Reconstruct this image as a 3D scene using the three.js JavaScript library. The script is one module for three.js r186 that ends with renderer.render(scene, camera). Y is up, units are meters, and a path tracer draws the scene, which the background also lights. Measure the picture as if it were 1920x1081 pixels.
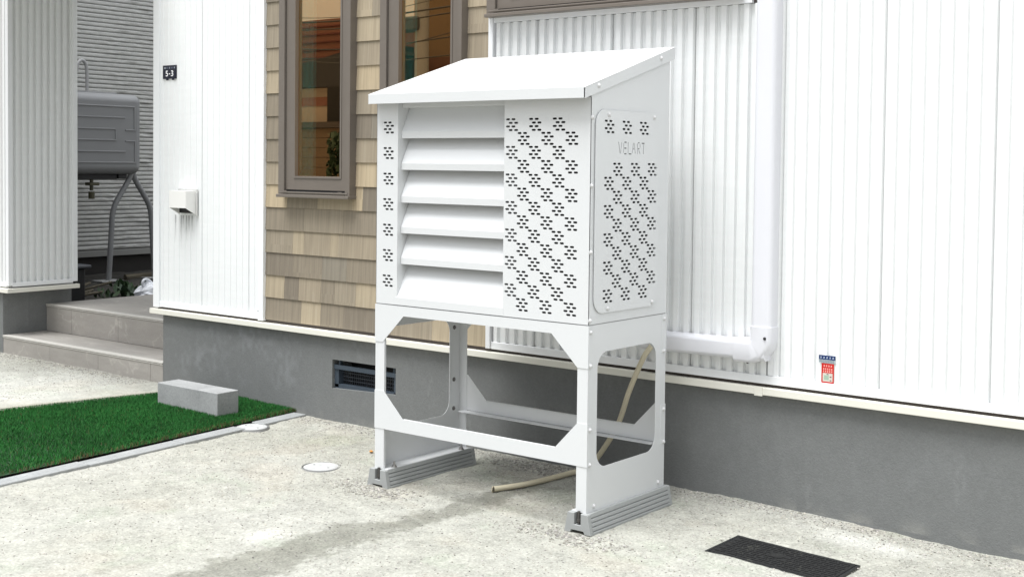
import * as THREE from 'three';
import { mergeGeometries, toCreasedNormals } from 'three/addons/utils/BufferGeometryUtils.js';
import { RoundedBoxGeometry } from 'three/addons/geometries/RoundedBoxGeometry.js';

// ---------------------------------------------------------------- camera, sky, sun, exposure
const scene = new THREE.Scene();
const camera = new THREE.PerspectiveCamera(25.67, 1920 / 1080, 0.1, 400);
{
  const yaw = -0.6681, pitch = 0.0360, roll = -0.0109;
  const right = new THREE.Vector3(Math.cos(yaw), 0, Math.sin(yaw));
  const fwd = new THREE.Vector3(Math.sin(yaw) * Math.cos(pitch), -Math.sin(pitch), -Math.cos(yaw) * Math.cos(pitch));
  const up = new THREE.Vector3().crossVectors(right, fwd);
  const c = Math.cos(roll), s = Math.sin(roll);
  const r2 = right.clone().multiplyScalar(c).addScaledVector(up, -s);
  const u2 = up.clone().multiplyScalar(c).addScaledVector(right, s);
  camera.quaternion.setFromRotationMatrix(new THREE.Matrix4().makeBasis(r2, u2, fwd.clone().negate()));
  camera.position.set(0, 1.5, 0);
  camera.setViewOffset(1920, 1080, 0, 147, 1920, 1080);
  camera.updateProjectionMatrix();
}
const renderer = new THREE.WebGLRenderer({ antialias: true });
renderer.toneMapping = THREE.LinearToneMapping;
renderer.toneMappingExposure = 1.62;
renderer.shadowMap.enabled = true;
{
  // bright overcast: brightest overhead, even round the horizon
  const w = 256, h = 128, d = new Float32Array(w * h * 4);
  for (let j = 0; j < h; j++) {
    const el = ((j + 0.5) / h - 0.5) * Math.PI, s = Math.sin(Math.max(el, 0));
    const L = el > 0 ? 0.95 * (0.26 + 1.15 * s) : 0.25;
    for (let i = 0; i < w; i++) { const k = (j * w + i) * 4; d[k] = L * 0.965; d[k + 1] = L; d[k + 2] = L * 1.045; d[k + 3] = 1; }
  }
  const sky = new THREE.DataTexture(d, w, h, THREE.RGBAFormat, THREE.FloatType);
  sky.mapping = THREE.EquirectangularReflectionMapping;
  sky.magFilter = sky.minFilter = THREE.LinearFilter; sky.wrapS = THREE.RepeatWrapping; sky.needsUpdate = true;
  scene.background = sky; scene.environment = sky;
}
const sun = new THREE.DirectionalLight(0xffffff, 2.7);
sun.position.set(-4.6, 15, .6); sun.target.position.set(-3.5, 0.5, -4.5);
sun.castShadow = true; sun.shadow.radius = 56; sun.shadow.mapSize.set(2048, 2048);
Object.assign(sun.shadow.camera, { left: -12, right: 12, top: 12, bottom: -12, near: 1, far: 40 });
scene.add(sun, sun.target);

// ---------------------------------------------------------------- helpers
let seed = 12345;
const rnd = () => { seed |= 0; seed = seed + 0x6D2B79F5 | 0; let t = Math.imul(seed ^ seed >>> 15, 1 | seed); t = t + Math.imul(t ^ t >>> 7, 61 | t) ^ t; return ((t ^ t >>> 14) >>> 0) / 4294967296; };
const rr = (a, b) => a + (b - a) * rnd();
const hash = (x, y, s = 0) => { let h = Math.imul(x | 0, 374761393) ^ Math.imul(y | 0, 668265263) ^ Math.imul(s | 0, 2147483647 - 58); h = Math.imul(h ^ h >>> 13, 1274126177); return ((h ^ h >>> 16) >>> 0) / 4294967296; };
const vnoise = (x, y, s = 0, px = 0, py = 0) => {            // value noise, periodic when px / py given
  const xi = Math.floor(x), yi = Math.floor(y), fx = x - xi, fy = y - yi, ux = fx * fx * (3 - 2 * fx), uy = fy * fy * (3 - 2 * fy);
  const m = (v, p) => p ? ((v % p) + p) % p : v;
  const a = hash(m(xi, px), m(yi, py), s), b = hash(m(xi + 1, px), m(yi, py), s), c = hash(m(xi, px), m(yi + 1, py), s), d = hash(m(xi + 1, px), m(yi + 1, py), s);
  return a + (b - a) * ux + (c - a) * uy + (a - b - c + d) * ux * uy;
};
const fbm = (x, y, s, o = 4) => { let v = 0, a = 0.5, t = 0; for (let i = 0; i < o; i++) { v += a * vnoise(x, y, s + i * 17); t += a; a *= 0.5; x *= 2.03; y *= 2.03; } return v / t; };
const sm = (a, b, x) => { const t = Math.min(1, Math.max(0, (x - a) / (b - a))); return t * t * (3 - 2 * t); };
const enc = v => Math.round(255 * Math.min(1, Math.max(0, v <= 0.0031308 ? 12.92 * v : 1.055 * Math.pow(v, 1 / 2.4) - 0.055)));
function colourTex(w, h, fn, rx = 1, ry = 1) {               // fn(u, v) -> linear [r, g, b]
  const d = new Uint8Array(w * h * 4);
  for (let j = 0; j < h; j++) for (let i = 0; i < w; i++) { const c = fn((i + .5) / w, (j + .5) / h), k = (j * w + i) * 4; d[k] = enc(c[0]); d[k + 1] = enc(c[1]); d[k + 2] = enc(c[2]); d[k + 3] = 255; }
  const t = new THREE.DataTexture(d, w, h); t.colorSpace = THREE.SRGBColorSpace; t.magFilter = THREE.LinearFilter; t.minFilter = THREE.LinearMipmapLinearFilter; t.generateMipmaps = true; t.wrapS = t.wrapT = THREE.RepeatWrapping; t.repeat.set(rx, ry); t.needsUpdate = true; return t;
}
function greyTex(w, h, fn, rx = 1, ry = 1) {
  const d = new Uint8Array(w * h * 4);
  for (let j = 0; j < h; j++) for (let i = 0; i < w; i++) { const c = Math.round(255 * Math.min(1, Math.max(0, fn((i + .5) / w, (j + .5) / h)))), k = (j * w + i) * 4; d[k] = d[k + 1] = d[k + 2] = c; d[k + 3] = 255; }
  const t = new THREE.DataTexture(d, w, h); t.magFilter = THREE.LinearFilter; t.minFilter = THREE.LinearMipmapLinearFilter; t.generateMipmaps = true; t.wrapS = t.wrapT = THREE.RepeatWrapping; t.repeat.set(rx, ry); t.needsUpdate = true; return t;
}
const C = (r, g, b) => new THREE.Color().setRGB(r, g, b);
const std = (r, g, b, roughness = 0.6, extra = {}) => new THREE.MeshStandardMaterial({ color: C(r, g, b), roughness, ...extra });
// depth d is measured away from the camera into the lot: three.js z = -d
function box(x0, x1, y0, y1, d0, d1) { const g = new THREE.BoxGeometry(x1 - x0, y1 - y0, d1 - d0); g.translate((x0 + x1) / 2, (y0 + y1) / 2, -(d0 + d1) / 2); return metreUV(g); }
function rbox(x0, x1, y0, y1, d0, d1, r = 0.004, seg = 2) { const g = new RoundedBoxGeometry(x1 - x0, y1 - y0, d1 - d0, seg, r); g.translate((x0 + x1) / 2, (y0 + y1) / 2, -(d0 + d1) / 2); return metreUV(g); }
function metreUV(g) {                                        // planar uv in metres, by the way each face points
  if (g.index) g = g.toNonIndexed();
  const p = g.attributes.position, n = g.attributes.normal, uv = new Float32Array(p.count * 2);
  for (let i = 0; i < p.count; i += 3) {
    const nx = Math.abs(n.getX(i) + n.getX(i + 1) + n.getX(i + 2)), ny = Math.abs(n.getY(i) + n.getY(i + 1) + n.getY(i + 2)), nz = Math.abs(n.getZ(i) + n.getZ(i + 1) + n.getZ(i + 2));
    for (let k = i; k < i + 3; k++) {
      const X = p.getX(k), Y = p.getY(k), Z = p.getZ(k);
      uv[2 * k] = nx > ny && nx > nz ? Z : X; uv[2 * k + 1] = ny >= nx && ny > nz ? Z : Y;
    }
  }
  g.setAttribute('uv', new THREE.BufferAttribute(uv, 2)); return g;
}
function clean(g) { if (g.index) g = g.toNonIndexed(); for (const k of Object.keys(g.attributes)) if (!['position', 'normal', 'uv'].includes(k)) g.deleteAttribute(k); return g; }
const merge = list => list.length === 1 ? list[0] : mergeGeometries(list.map(clean));
const used = {};
function numbered(name) { const n = used[name] = (used[name] ?? -1) + 1; return n ? `${name}_${String(n).padStart(3, '0')}` : name; }
function tag(o, label, category, group) { o.userData.label = label; if (category) o.userData.category = category; if (group) o.userData.group = group; return o; }
function thing(name, label, category, x = 0, y = 0, d = 0, group) { const o = new THREE.Group(); o.name = numbered(name); o.position.set(x, y, -d); tag(o, label, category, group); scene.add(o); o.updateMatrixWorld(); return o; }
// part(): geometry given in world coordinates, hung under its parent without moving it
const V = new THREE.Vector3();
function part(name, geos, material, parent, label) {
  let g = Array.isArray(geos) ? merge(geos) : geos;
  const m = new THREE.Mesh(g, material); m.name = name; m.castShadow = m.receiveShadow = true;
  if (parent) { parent.updateWorldMatrix(true, false); V.setFromMatrixPosition(parent.matrixWorld); m.geometry = g = g.clone(); g.translate(-V.x, -V.y, -V.z); parent.add(m); }
  if (label) m.userData.label = label;
  return m;
}
function placed(name, geometry, material, parent, x, y, d, rot) {   // shared geometry set at a world point
  const m = new THREE.Mesh(geometry, material); m.name = name; m.castShadow = m.receiveShadow = true;
  parent.updateWorldMatrix(true, false); V.setFromMatrixPosition(parent.matrixWorld);
  m.position.set(x - V.x, y - V.y, -d - V.z); if (rot) m.rotation.set(...rot); parent.add(m); return m;
}
function lone(name, geos, material, label, category, group) {
  const m = new THREE.Mesh(Array.isArray(geos) ? merge(geos) : geos, material); m.name = numbered(name); m.castShadow = m.receiveShadow = true; tag(m, label, category, group); scene.add(m); return m;
}
function structure(name, geos, material) { const m = new THREE.Mesh(Array.isArray(geos) ? merge(geos) : geos, material); m.name = name; m.castShadow = m.receiveShadow = true; m.userData.kind = 'structure'; scene.add(m); return m; }
function tube(points, r, seg = 40, rad = 10) { return clean(new THREE.TubeGeometry(new THREE.CatmullRomCurve3(points.map(p => new THREE.Vector3(p[0], p[1], -p[2])), false, 'centripetal'), seg, r, rad, false)); }
function rod(a, b, r, rad = 10) {
  const A = new THREE.Vector3(a[0], a[1], -a[2]), B = new THREE.Vector3(b[0], b[1], -b[2]), g = new THREE.CylinderGeometry(r, r, A.distanceTo(B), rad);
  g.applyQuaternion(new THREE.Quaternion().setFromUnitVectors(new THREE.Vector3(0, 1, 0), B.clone().sub(A).normalize())); g.translate((A.x + B.x) / 2, (A.y + B.y) / 2, (A.z + B.z) / 2); return clean(g);
}
// a plate: outline [[a, y], ...] with holes, extruded by t. 'front': a is x, plate spans depth d..d+t. 'side': a is depth, plate spans x-t..x (outer face at x)
function plate(kind, at, t, outline, holes = [], bevel = 0) {
  const sh = outline instanceof THREE.Shape ? outline : new THREE.Shape(outline.map(p => new THREE.Vector2(p[0], p[1])));
  for (const h of holes) sh.holes.push(h instanceof THREE.Path ? h : new THREE.Path(h.map(p => new THREE.Vector2(p[0], p[1]))));
  const g = new THREE.ExtrudeGeometry(sh, { depth: t - 2 * bevel, bevelEnabled: bevel > 0, bevelThickness: bevel, bevelSize: bevel, bevelOffset: -bevel, bevelSegments: 1, curveSegments: 8 });
  g.translate(0, 0, bevel);
  if (kind === 'front') g.translate(0, 0, -at - t);          // local z 0..t -> depth at+t .. at
  else { g.rotateY(Math.PI / 2); g.translate(at - t, 0, 0); } // a -> -z, local z -> x
  return metreUV(g);
}
function roundRect(a0, a1, y0, y1, r, P = THREE.Shape) {
  const s = new P(); s.moveTo(a0 + r, y0); s.lineTo(a1 - r, y0); s.absarc(a1 - r, y0 + r, r, -Math.PI / 2, 0); s.lineTo(a1, y1 - r); s.absarc(a1 - r, y1 - r, r, 0, Math.PI / 2); s.lineTo(a0 + r, y1); s.absarc(a0 + r, y1 - r, r, Math.PI / 2, Math.PI); s.lineTo(a0, y0 + r); s.absarc(a0 + r, y0 + r, r, Math.PI, 1.5 * Math.PI); return s;
}

// ---------------------------------------------------------------- materials
const grain = greyTex(512, 512, (u, v) => 0.5 * vnoise(u * 256, v * 256, 3, 256, 256) + 0.35 * vnoise(u * 96, v * 96, 5, 96, 96) + 0.15 * vnoise(u * 24, v * 24, 9, 24, 24), 2, 2);
const fineRough = greyTex(256, 256, (u, v) => 0.72 + 0.28 * vnoise(u * 20, v * 20, 8, 20, 20), 1.5, 1.5);
const M = {
  coat: std(.655, .665, .67, .42, { roughnessMap: fineRough, bumpMap: grain, bumpScale: .00012 }),
  siding: std(.83, .845, .85, .5, { roughnessMap: fineRough }),
  trim: std(.76, .74, .66, .5),
  whiteTrim: std(.84, .85, .86, .45),
  brown: std(.165, .143, .122, .42, { roughnessMap: fineRough }),
  brownDark: std(.07, .055, .047, .5),
  dark: std(.012, .012, .013, .6),
  steel: new THREE.MeshStandardMaterial({ color: C(.42, .41, .4), roughness: .4, metalness: .9 }),
  duct: std(.72, .72, .755, .35),
  tankGrey: std(.20, .203, .208, .5, { roughnessMap: fineRough }),
  black: std(.012, .013, .014, .45),
};
const dirtBoard = colourTex(512, 512, (u, v) => { const k = .96 + .04 * fbm(u * 8, v * 60, 4); return [k, k * .995, k * .985]; });
M.siding.map = dirtBoard;

// foundation: grey trowelled mortar with lime blooms, grain and a few drips
const foundationTex = colourTex(2048, 256, (u, v) => {
  const x = -9.2 + u * 9.2, y = v * .575;
  let b = .172 + .010 * (fbm(x * 3.1, y * 3.1, 21) - .5) + .022 * (vnoise(x * 160, y * 160, 2) - .5) + .02 * (fbm(x * 18, y * 14, 31) - .5);
  const bloom = sm(.5, .85, fbm(x * 3.3 + 2, y * 4.2, 71) * .75 + .25 * vnoise(x * 40, y * 30, 73)) * (x > -6.95 && x < -5.0 ? 1 : .3) * sm(.05, .2, y) * .05;
  const drip = sm(.72, .95, vnoise(x * 14, y * 3.6, 91)) * sm(.5, .8, vnoise(x * 70, y * 50, 93)) * .02;
  const splash = sm(.42, .7, fbm(x * 9, y * 9, 41)) * sm(.07, .0, y) * .06;
  b += bloom + drip;
  return [b * .97 + splash * .9, b * 1.0 + splash * .85, b * .985 + bloom * .1 + splash * .7];
});
M.foundation = new THREE.MeshStandardMaterial({ map: foundationTex, roughness: .92, bumpMap: (() => { const t = grain.clone(); t.repeat.set(9.2 * 1.6, .575 * 1.6); t.needsUpdate = true; return t; })(), bumpScale: .001 });

// wood-look shingles: streaky grain, seven tones
const grains = [11, 47].map(s => colourTex(512, 512, (u, v) => {
  const st = .55 * vnoise(u * 90, v * 2.2, s, 90, 0) + .3 * vnoise(u * 34, v * 1.5, s + 3, 34, 0) + .15 * vnoise(u * 220, v * 9, s + 5, 220, 0);
  const white = sm(.74, .95, vnoise(u * 60, v * 3.5, s + 8, 60, 0)) * .16, k = .73 + .38 * st;
  return [Math.min(1, k + white), Math.min(1, k * .98 + white), Math.min(1, k * .95 + white * .95)];
}));
const tones = [[.50, .42, .31], [.36, .312, .25], [.27, .237, .196], [.225, .198, .168], [.43, .37, .287], [.32, .282, .232], [.255, .235, .205]];
M.shingles = tones.map((t, i) => new THREE.MeshStandardMaterial({ color: C(...t.map((v, c) => .95 * v * .93 + .05 * [.33, .28, .22][c]) ).multiply(C(1.02, 1.0, .93)), map: grains[i % 2], roughness: .82, bumpMap: grains[i % 2], bumpScale: .0008 }));

// porch tile: warm grey stone with pale veins
const tileTex = colourTex(1024, 1024, (u, v) => {
  const x = u * 2, y = v * 2, w = fbm(x * 5 + 3 * fbm(x * 3, y * 3, 5), y * 5, 15), vein = Math.pow(Math.max(0, 1 - Math.abs(w - .5) * 26), 2) * sm(.4, .62, fbm(x * 6, y * 6, 25)) * .09;
  const b = .315 + .07 * (fbm(x * 9, y * 30, 33) - .5) + .05 * (fbm(x * 2, y * 2, 7) - .5) + .03 * (vnoise(x * 200, y * 200, 1) - .5) + vein;
  return [b * 1.04, b * .975, b * .89];
}, .5, .5);
M.tile = new THREE.MeshStandardMaterial({ map: tileTex, roughness: .75 });
M.grout = std(.2, .19, .175, .9);
const concreteTex = colourTex(512, 512, (u, v) => { const b = .28 + .09 * (fbm(u * 6, v * 6, 61) - .5) + .06 * (vnoise(u * 160, v * 160, 62) - .5) - .04 * sm(.82, .92, vnoise(u * 60, v * 60, 63)); return [b, b, b * .985]; });
M.concrete = new THREE.MeshStandardMaterial({ map: concreteTex, roughness: .92, bumpMap: grain, bumpScale: .0015 });
M.paleConcrete = new THREE.MeshStandardMaterial({ map: concreteTex, color: C(1.08, 1.11, 1.12), roughness: .9, bumpMap: grain, bumpScale: .0012 });
M.footBlock = new THREE.MeshStandardMaterial({ color: C(.32, .33, .325), roughness: .8, bumpMap: grain, bumpScale: .0006 });
M.cap = new THREE.MeshStandardMaterial({ map: concreteTex, color: C(1.55, 1.57, 1.57), roughness: .8 });

// ---------------------------------------------------------------- ground
const turfL = d => -6.87 + (d - 3.9) * .247, turfR = d => -5.487 - (d - 3.12) * .074;
const groundY = (x, d = 9) => (x > -2.435 && x < -1.905 && d > 4.32 && d < 4.6 ? -.012 : 0) + (x < turfR(d) - .02 && x > Math.max(turfL(d), -6.95) + .02 && d < 5.1 ? -.05 : 0) + .035 * sm(-5.6, -6.5, x) - .032 * sm(-2.5, -1.4, x);
const wet = [[-3.69, 4.61], [-3.64, 4.49], [-3.63, 4.2], [-3.63, 3.92], [-3.72, 3.76], [-3.82, 3.63], [-3.76, 3.39], [-3.77, 3.17], [-3.78, 3.01], [-3.75, 2.79], [-3.74, 2.2], [-3.46, 2.2], [-3.46, 2.75], [-3.49, 3.01], [-3.47, 3.08], [-3.55, 3.35], [-3.52, 3.59], [-3.52, 3.91], [-3.48, 4.1], [-3.44, 4.28], [-3.5, 4.46], [-3.46, 4.7], [-3.6, 4.75]];
function wetAt(x, d) {                                        // signed distance to the wet streak's outline (inside negative)
  let inside = false, best = 9;
  for (let i = 0, j = wet.length - 1; i < wet.length; j = i++) {
    const [ax, ay] = wet[i], [bx, by] = wet[j];
    if ((ay > d) !== (by > d) && x < (bx - ax) * (d - ay) / (by - ay) + ax) inside = !inside;
    const ex = bx - ax, ey = by - ay, t = Math.min(1, Math.max(0, ((x - ax) * ex + (d - ay) * ey) / (ex * ex + ey * ey))), q = Math.hypot(x - ax - t * ex, d - ay - t * ey);
    if (q < best) best = q;
  }
  return inside ? -best : best;
}
const GX0 = -9.3, GX1 = -.3, GD0 = 1, GD1 = 5.5;
const dampness = (x, d) => {
  const s = x > -4.2 && x < -3.1 ? wetAt(x, d) : 9, n = (fbm(x * 12, d * 12, 301) - .5) * .14 + (vnoise(x * 60, d * 60, 305) - .5) * .05;
  return sm(.035, -.035, s + n) * (.8 + .2 * fbm(x * 6, d * 6, 307));
};
const groundTex = colourTex(2048, 1024, (u, v) => {
  const x = GX0 + u * (GX1 - GX0), d = GD0 + v * (GD1 - GD0);
  const big = fbm(x * 1.7, d * 1.7, 201) - .5, mid = fbm(x * 9, d * 9, 211) - .5, f1 = vnoise(x * 150, d * 150, 221), f2 = hash(Math.floor(u * 2048), Math.floor(v * 1024), 231);
  let b = .33 + .07 * big + .10 * mid + .12 * (f1 - .5) + .10 * (f2 - .5) + .08 * (fbm(x * 30, d * 30, 223, 2) - .5);
  b -= .05 * sm(.70, .93, vnoise(x * 130, d * 130, 241)) * sm(.35, .6, fbm(x * 4, d * 4, 243));
  b += .12 * sm(.86, .96, vnoise(x * 120, d * 120, 251));
  let r = b * 1.005, g = b * .995, l = b * (.875 + .05 * big);
  const pale = .09 * sm(.16, .02, Math.hypot((x + 3.9) * 1.5, d - 3.33) + .1 * (fbm(x * 12, d * 12, 263) - .5)) + .12 * sm(.22, .04, Math.hypot((x + 2.0) * .6, (d - 4.86) * 1.6) + .12 * (fbm(x * 12, d * 12, 265) - .5)) + .08 * sm(.9, .3, Math.hypot(x + 7.5, d - 4.4)); r += pale; g += pale; l += pale;
  const pinkish = sm(.55, .75, fbm(x * 3, d * 3, 261)); r += .010 * pinkish; l -= .006 * pinkish;
  const moss = sm(.6, .8, fbm(x * 4.5, d * 4.5, 271)) * .5; r -= .022 * moss; l -= .02 * moss;
  const w = dampness(x, d), k = 1 - .43 * w; r *= k; g *= k; l *= k - .03 * w;
  return [r, g, l];
});
groundTex.wrapS = groundTex.wrapT = THREE.ClampToEdgeWrapping;
const groundRough = greyTex(512, 256, (u, v) => .97 - .22 * dampness(GX0 + u * (GX1 - GX0), GD0 + v * (GD1 - GD0)));
groundRough.wrapS = groundRough.wrapT = THREE.ClampToEdgeWrapping;
const groundBump = greyTex(1024, 512, (u, v) => { const x = GX0 + u * 9, d = GD0 + v * 4.5; return .4 * vnoise(x * 110, d * 110, 281) + .35 * vnoise(x * 60, d * 60, 283) + .25 * fbm(x * 14, d * 14, 285, 2); });
groundBump.wrapS = groundBump.wrapT = THREE.ClampToEdgeWrapping;
const bumpAt = (x, d) => .010 * (fbm(x * 2.2, d * 2.2, 291, 2) - .5) + .007 * (fbm(x * 9, d * 9, 293, 2) - .5) + .005 * (vnoise(x * 34, d * 34, 295) - .5);
{
  const nx = 600, nd = 300, pos = [], uv = [], idx = [];
  for (let j = 0; j <= nd; j++) for (let i = 0; i <= nx; i++) {
    const u = i / nx, v = j / nd, x = GX0 + u * (GX1 - GX0), d = GD0 + v * (GD1 - GD0);
    pos.push(x, groundY(x, d) + bumpAt(x, d) * sm(0, .04, Math.min(u, 1 - u, v)), -d); uv.push(u, v);
  }
  for (let j = 0; j < nd; j++) for (let i = 0; i < nx; i++) { const a = j * (nx + 1) + i, b = a + 1, c = a + nx + 1; idx.push(a, b, c, b, c + 1, c); }
  const g = new THREE.BufferGeometry(); g.setAttribute('position', new THREE.Float32BufferAttribute(pos, 3)); g.setAttribute('uv', new THREE.Float32BufferAttribute(uv, 2)); g.setIndex(idx); g.computeVertexNormals();
  structure('gravel_ground', g, new THREE.MeshStandardMaterial({ map: groundTex, roughnessMap: groundRough, roughness: 1, bumpMap: groundBump, bumpScale: .006 }));
  const farTex = colourTex(512, 512, (u, v) => { const b = .3 + .1 * (vnoise(u * 128, v * 128, 1, 128, 128) - .5) + .06 * (vnoise(u * 16, v * 16, 2, 16, 16) - .5); return [b, b * .97, b * .87]; }, .5, .5);
  const f = new THREE.PlaneGeometry(160, 160, 1, 1); f.rotateX(-Math.PI / 2); f.translate(-4, -.06, 0);
  structure('ground', metreUV(f), new THREE.MeshStandardMaterial({ map: farTex, roughness: 1 }));
}
const dummy = new THREE.Object3D();
{ // loose grit lying on the ground: nobody could count it
  const g = new THREE.IcosahedronGeometry(1, 0), n = 48000, im = new THREE.InstancedMesh(g, new THREE.MeshStandardMaterial({ roughness: .95 }), n), col = new THREE.Color();
  let k = 0;
  while (k < n) {
    let d = rnd() < .1 ? 5.078 - .11 * rnd() ** 2 : 1.6 + 3.5 * Math.sqrt(rnd()), x = rr(-9.2, -.9);
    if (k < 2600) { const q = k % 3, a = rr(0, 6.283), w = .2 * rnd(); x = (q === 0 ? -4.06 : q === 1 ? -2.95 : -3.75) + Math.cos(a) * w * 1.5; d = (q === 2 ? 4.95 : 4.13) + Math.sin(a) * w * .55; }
    if (d > 5.075 || (x < -5.42 - (d - 3.05) * .07 && x > -7.05 && d > 1.5) || (x < -1.9 && x > -2.44 && d > 4.315 && d < 4.605) || (x < -4 && x > -4.16 && d > 4.18 && d < 4.82) || (x < -2.87 && x > -3.02 && d > 4.18 && d < 4.82)) continue;
    if (x / d < -1.95 || x / d > -.26) continue;
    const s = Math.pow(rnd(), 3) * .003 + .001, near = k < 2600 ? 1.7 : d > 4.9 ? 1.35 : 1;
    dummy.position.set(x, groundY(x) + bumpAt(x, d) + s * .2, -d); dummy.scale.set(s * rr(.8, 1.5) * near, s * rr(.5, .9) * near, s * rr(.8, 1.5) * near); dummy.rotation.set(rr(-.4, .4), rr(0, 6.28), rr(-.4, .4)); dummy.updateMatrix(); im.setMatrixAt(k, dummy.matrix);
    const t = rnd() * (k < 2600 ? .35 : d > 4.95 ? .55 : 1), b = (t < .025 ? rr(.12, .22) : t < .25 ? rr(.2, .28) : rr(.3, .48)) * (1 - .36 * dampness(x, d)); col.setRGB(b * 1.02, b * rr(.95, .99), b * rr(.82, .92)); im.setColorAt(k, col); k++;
  }
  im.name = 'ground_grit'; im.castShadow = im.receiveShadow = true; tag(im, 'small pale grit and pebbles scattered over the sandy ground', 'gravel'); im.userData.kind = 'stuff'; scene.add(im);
}

// ---------------------------------------------------------------- the house
const Zf = 5.08, Zw = 5.09, T0 = .545;                       // cladding face, wall face, foot of the cladding
const house = thing('white_house', 'white house with ribbed metal siding, a wood-shingle strip and grey foundation', 'house', -4, 0, 6);
{
  // foundation with a vent opening
  const vent = [[-5.333, .192], [-4.827, .212], [-4.827, .362], [-5.333, .36]];
  const f = plate('front', Zw, .16, [[-6.932, -.12], [1.5, -.12], [1.5, .5], [-6.932, .5]], [vent]);
  const uvFix = g => { const p = g.attributes.position, n = g.attributes.normal, uv = g.attributes.uv; for (let i = 0; i < p.count; i++) { const a = Math.abs(n.getX(i)) > .5 ? p.getX(i) + p.getZ(i) + 5 : p.getX(i); uv.setXY(i, (a + 9.2) / 9.2, p.getY(i) / .575); } return g; };
  M.uvFix = uvFix;
  const ret = box(-6.932, -6.80, -.12, .5, Zw + .16, 11);
  part('foundation', [uvFix(f), uvFix(ret), uvFix(box(-6.8, 1.5, -.12, .5, 5.9, 6.0))], M.foundation, house);
  // vent grille
  const vt = part('foundation_vent', [box(-5.33, -4.83, .305, .33, Zw + .012, Zw + .03), box(-5.33, -4.83, .19, .217, Zw + .02, Zw + .06), box(-5.333, -5.30, .2, .305, Zw + .02, Zw + .06), box(-4.86, -4.827, .2, .305, Zw + .02, Zw + .06), box(-5.30, -5.288, .33, .36, Zw + .02, Zw + .04), box(-4.865, -4.853, .33, .36, Zw + .02, Zw + .04)], std(.05, .066, .085, .5), house, 'blue-grey metal vent grille in the foundation');
  const bars = []; for (let i = 0; i < 26; i++) { const x = -5.295 + i * .0168; bars.push(box(x, x + .003, .21, .32, Zw + .058, Zw + .062)); }
  for (const y of [.236, .258, .28]) bars.push(box(-5.30, -4.86, y, y + .004, Zw + .054, Zw + .0585));
  part('mesh_screen', bars, std(.055, .062, .075, .5), vt);
  part('dark_backing', box(-5.4, -4.75, .15, .42, Zw + .165, Zw + .175), M.dark, vt);
  // base trim
  const tr = part('base_trim', [rbox(-7.03, 1.6, .494, .527, Zf - .028, Zf + .006, .003), rbox(-7.03, -6.99, .494, .527, Zf + .007, 11, .003)], M.trim, house, 'cream metal drip trim along the top of the foundation');
  part('trim_joint', rbox(-2.605, -2.565, .489, .5305, Zf - .031, Zf - .0285, .001), M.trim, tr);
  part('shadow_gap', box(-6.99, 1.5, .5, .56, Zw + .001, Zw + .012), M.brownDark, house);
  // structural wall behind the cladding, with window openings
  const hole = (a, b, c, d) => [[a, c], [b, c], [b, d], [a, d]];
  const wins = [[-5.745, -5.175, 1.325, 2.85], [-4.915, -4.35, 1.325, 2.85], [-4.13, -2.75, 2.285, 3.3]];
  const wall = plate('front', Zw + .012, .14, [[-6.94, .5], [1.5, .5], [1.5, 5], [-6.94, 5]], wins.map(w => hole(...w)));
  part('wall', [wall, box(-6.94, -6.80, .5, 5, Zw + .152, 11), box(1.36, 1.5, -.12, 5, Zw + .16, 11), box(-6.94, 1.5, -.12, 5, 11, 11.14)], std(.1, .09, .08, .8), house);
  part('room_wall', [box(-6.79, 1.35, .5, 2.95, 7.9, 7.95), box(-6.79, 1.35, .46, .5, Zw + .17, 7.9), box(-6.79, 1.35, 2.95, 3.0, Zw + .17, 7.9)], std(.3, .26, .2, .9), house);
  part('roof', box(-7.1, 1.7, 5, 5.12, 4.9, 11.3), std(.1, .1, .11, .7), house);
  // ribbed metal siding, one panel every 0.455 m, eight ribs each
  const ribGeo = (x0, x1, seam0, y0, y1, D = .0125) => {                 // profile from seam0 phase
    const pts = [], P = .0569;
    const prof = (s) => { const t = ((s % .455) + .455) % .455; if (t < .003) return .006; const q = t % P; if (q < .0225) return 0; if (q < .0265) return -D * (q - .0225) / .004; if (q < .0529) return -D; return -D * (P - q) / .004; };
    const xs = new Set([x0, x1]);
    for (let k = Math.floor((x0 - seam0) / .455) - 1; k <= (x1 - seam0) / .455 + 1; k++) { const b = seam0 + k * .455; for (const e of [0, .0029, .0031]) xs.add(b + e); for (let r = 0; r < 8; r++) for (const e of [.0225, .0265, .0529, .0568]) xs.add(b + r * P + e); }
    const list = [...xs].filter(v => v >= x0 && v <= x1).sort((a, b) => a - b);
    for (const v of list) pts.push([v, Zf + D + prof(v - seam0 + 1e-6)]);
    const pos = [], uv = []; const q = (a, b, ya, yb) => { pos.push(a[0], ya, -a[1], b[0], ya, -b[1], b[0], yb, -b[1], a[0], ya, -a[1], b[0], yb, -b[1], a[0], yb, -a[1]); uv.push(a[0], ya, b[0], ya, b[0], yb, a[0], ya, b[0], yb, a[0], yb); };
    for (let i = 0; i + 1 < pts.length; i++) q(pts[i], pts[i + 1], y0, y1);
    const g = new THREE.BufferGeometry(); g.setAttribute('position', new THREE.Float32BufferAttribute(pos, 3)); g.setAttribute('uv', new THREE.Float32BufferAttribute(uv, 2)); g.computeVertexNormals(); return g;
  };
  M.ribGeo = ribGeo;
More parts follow.
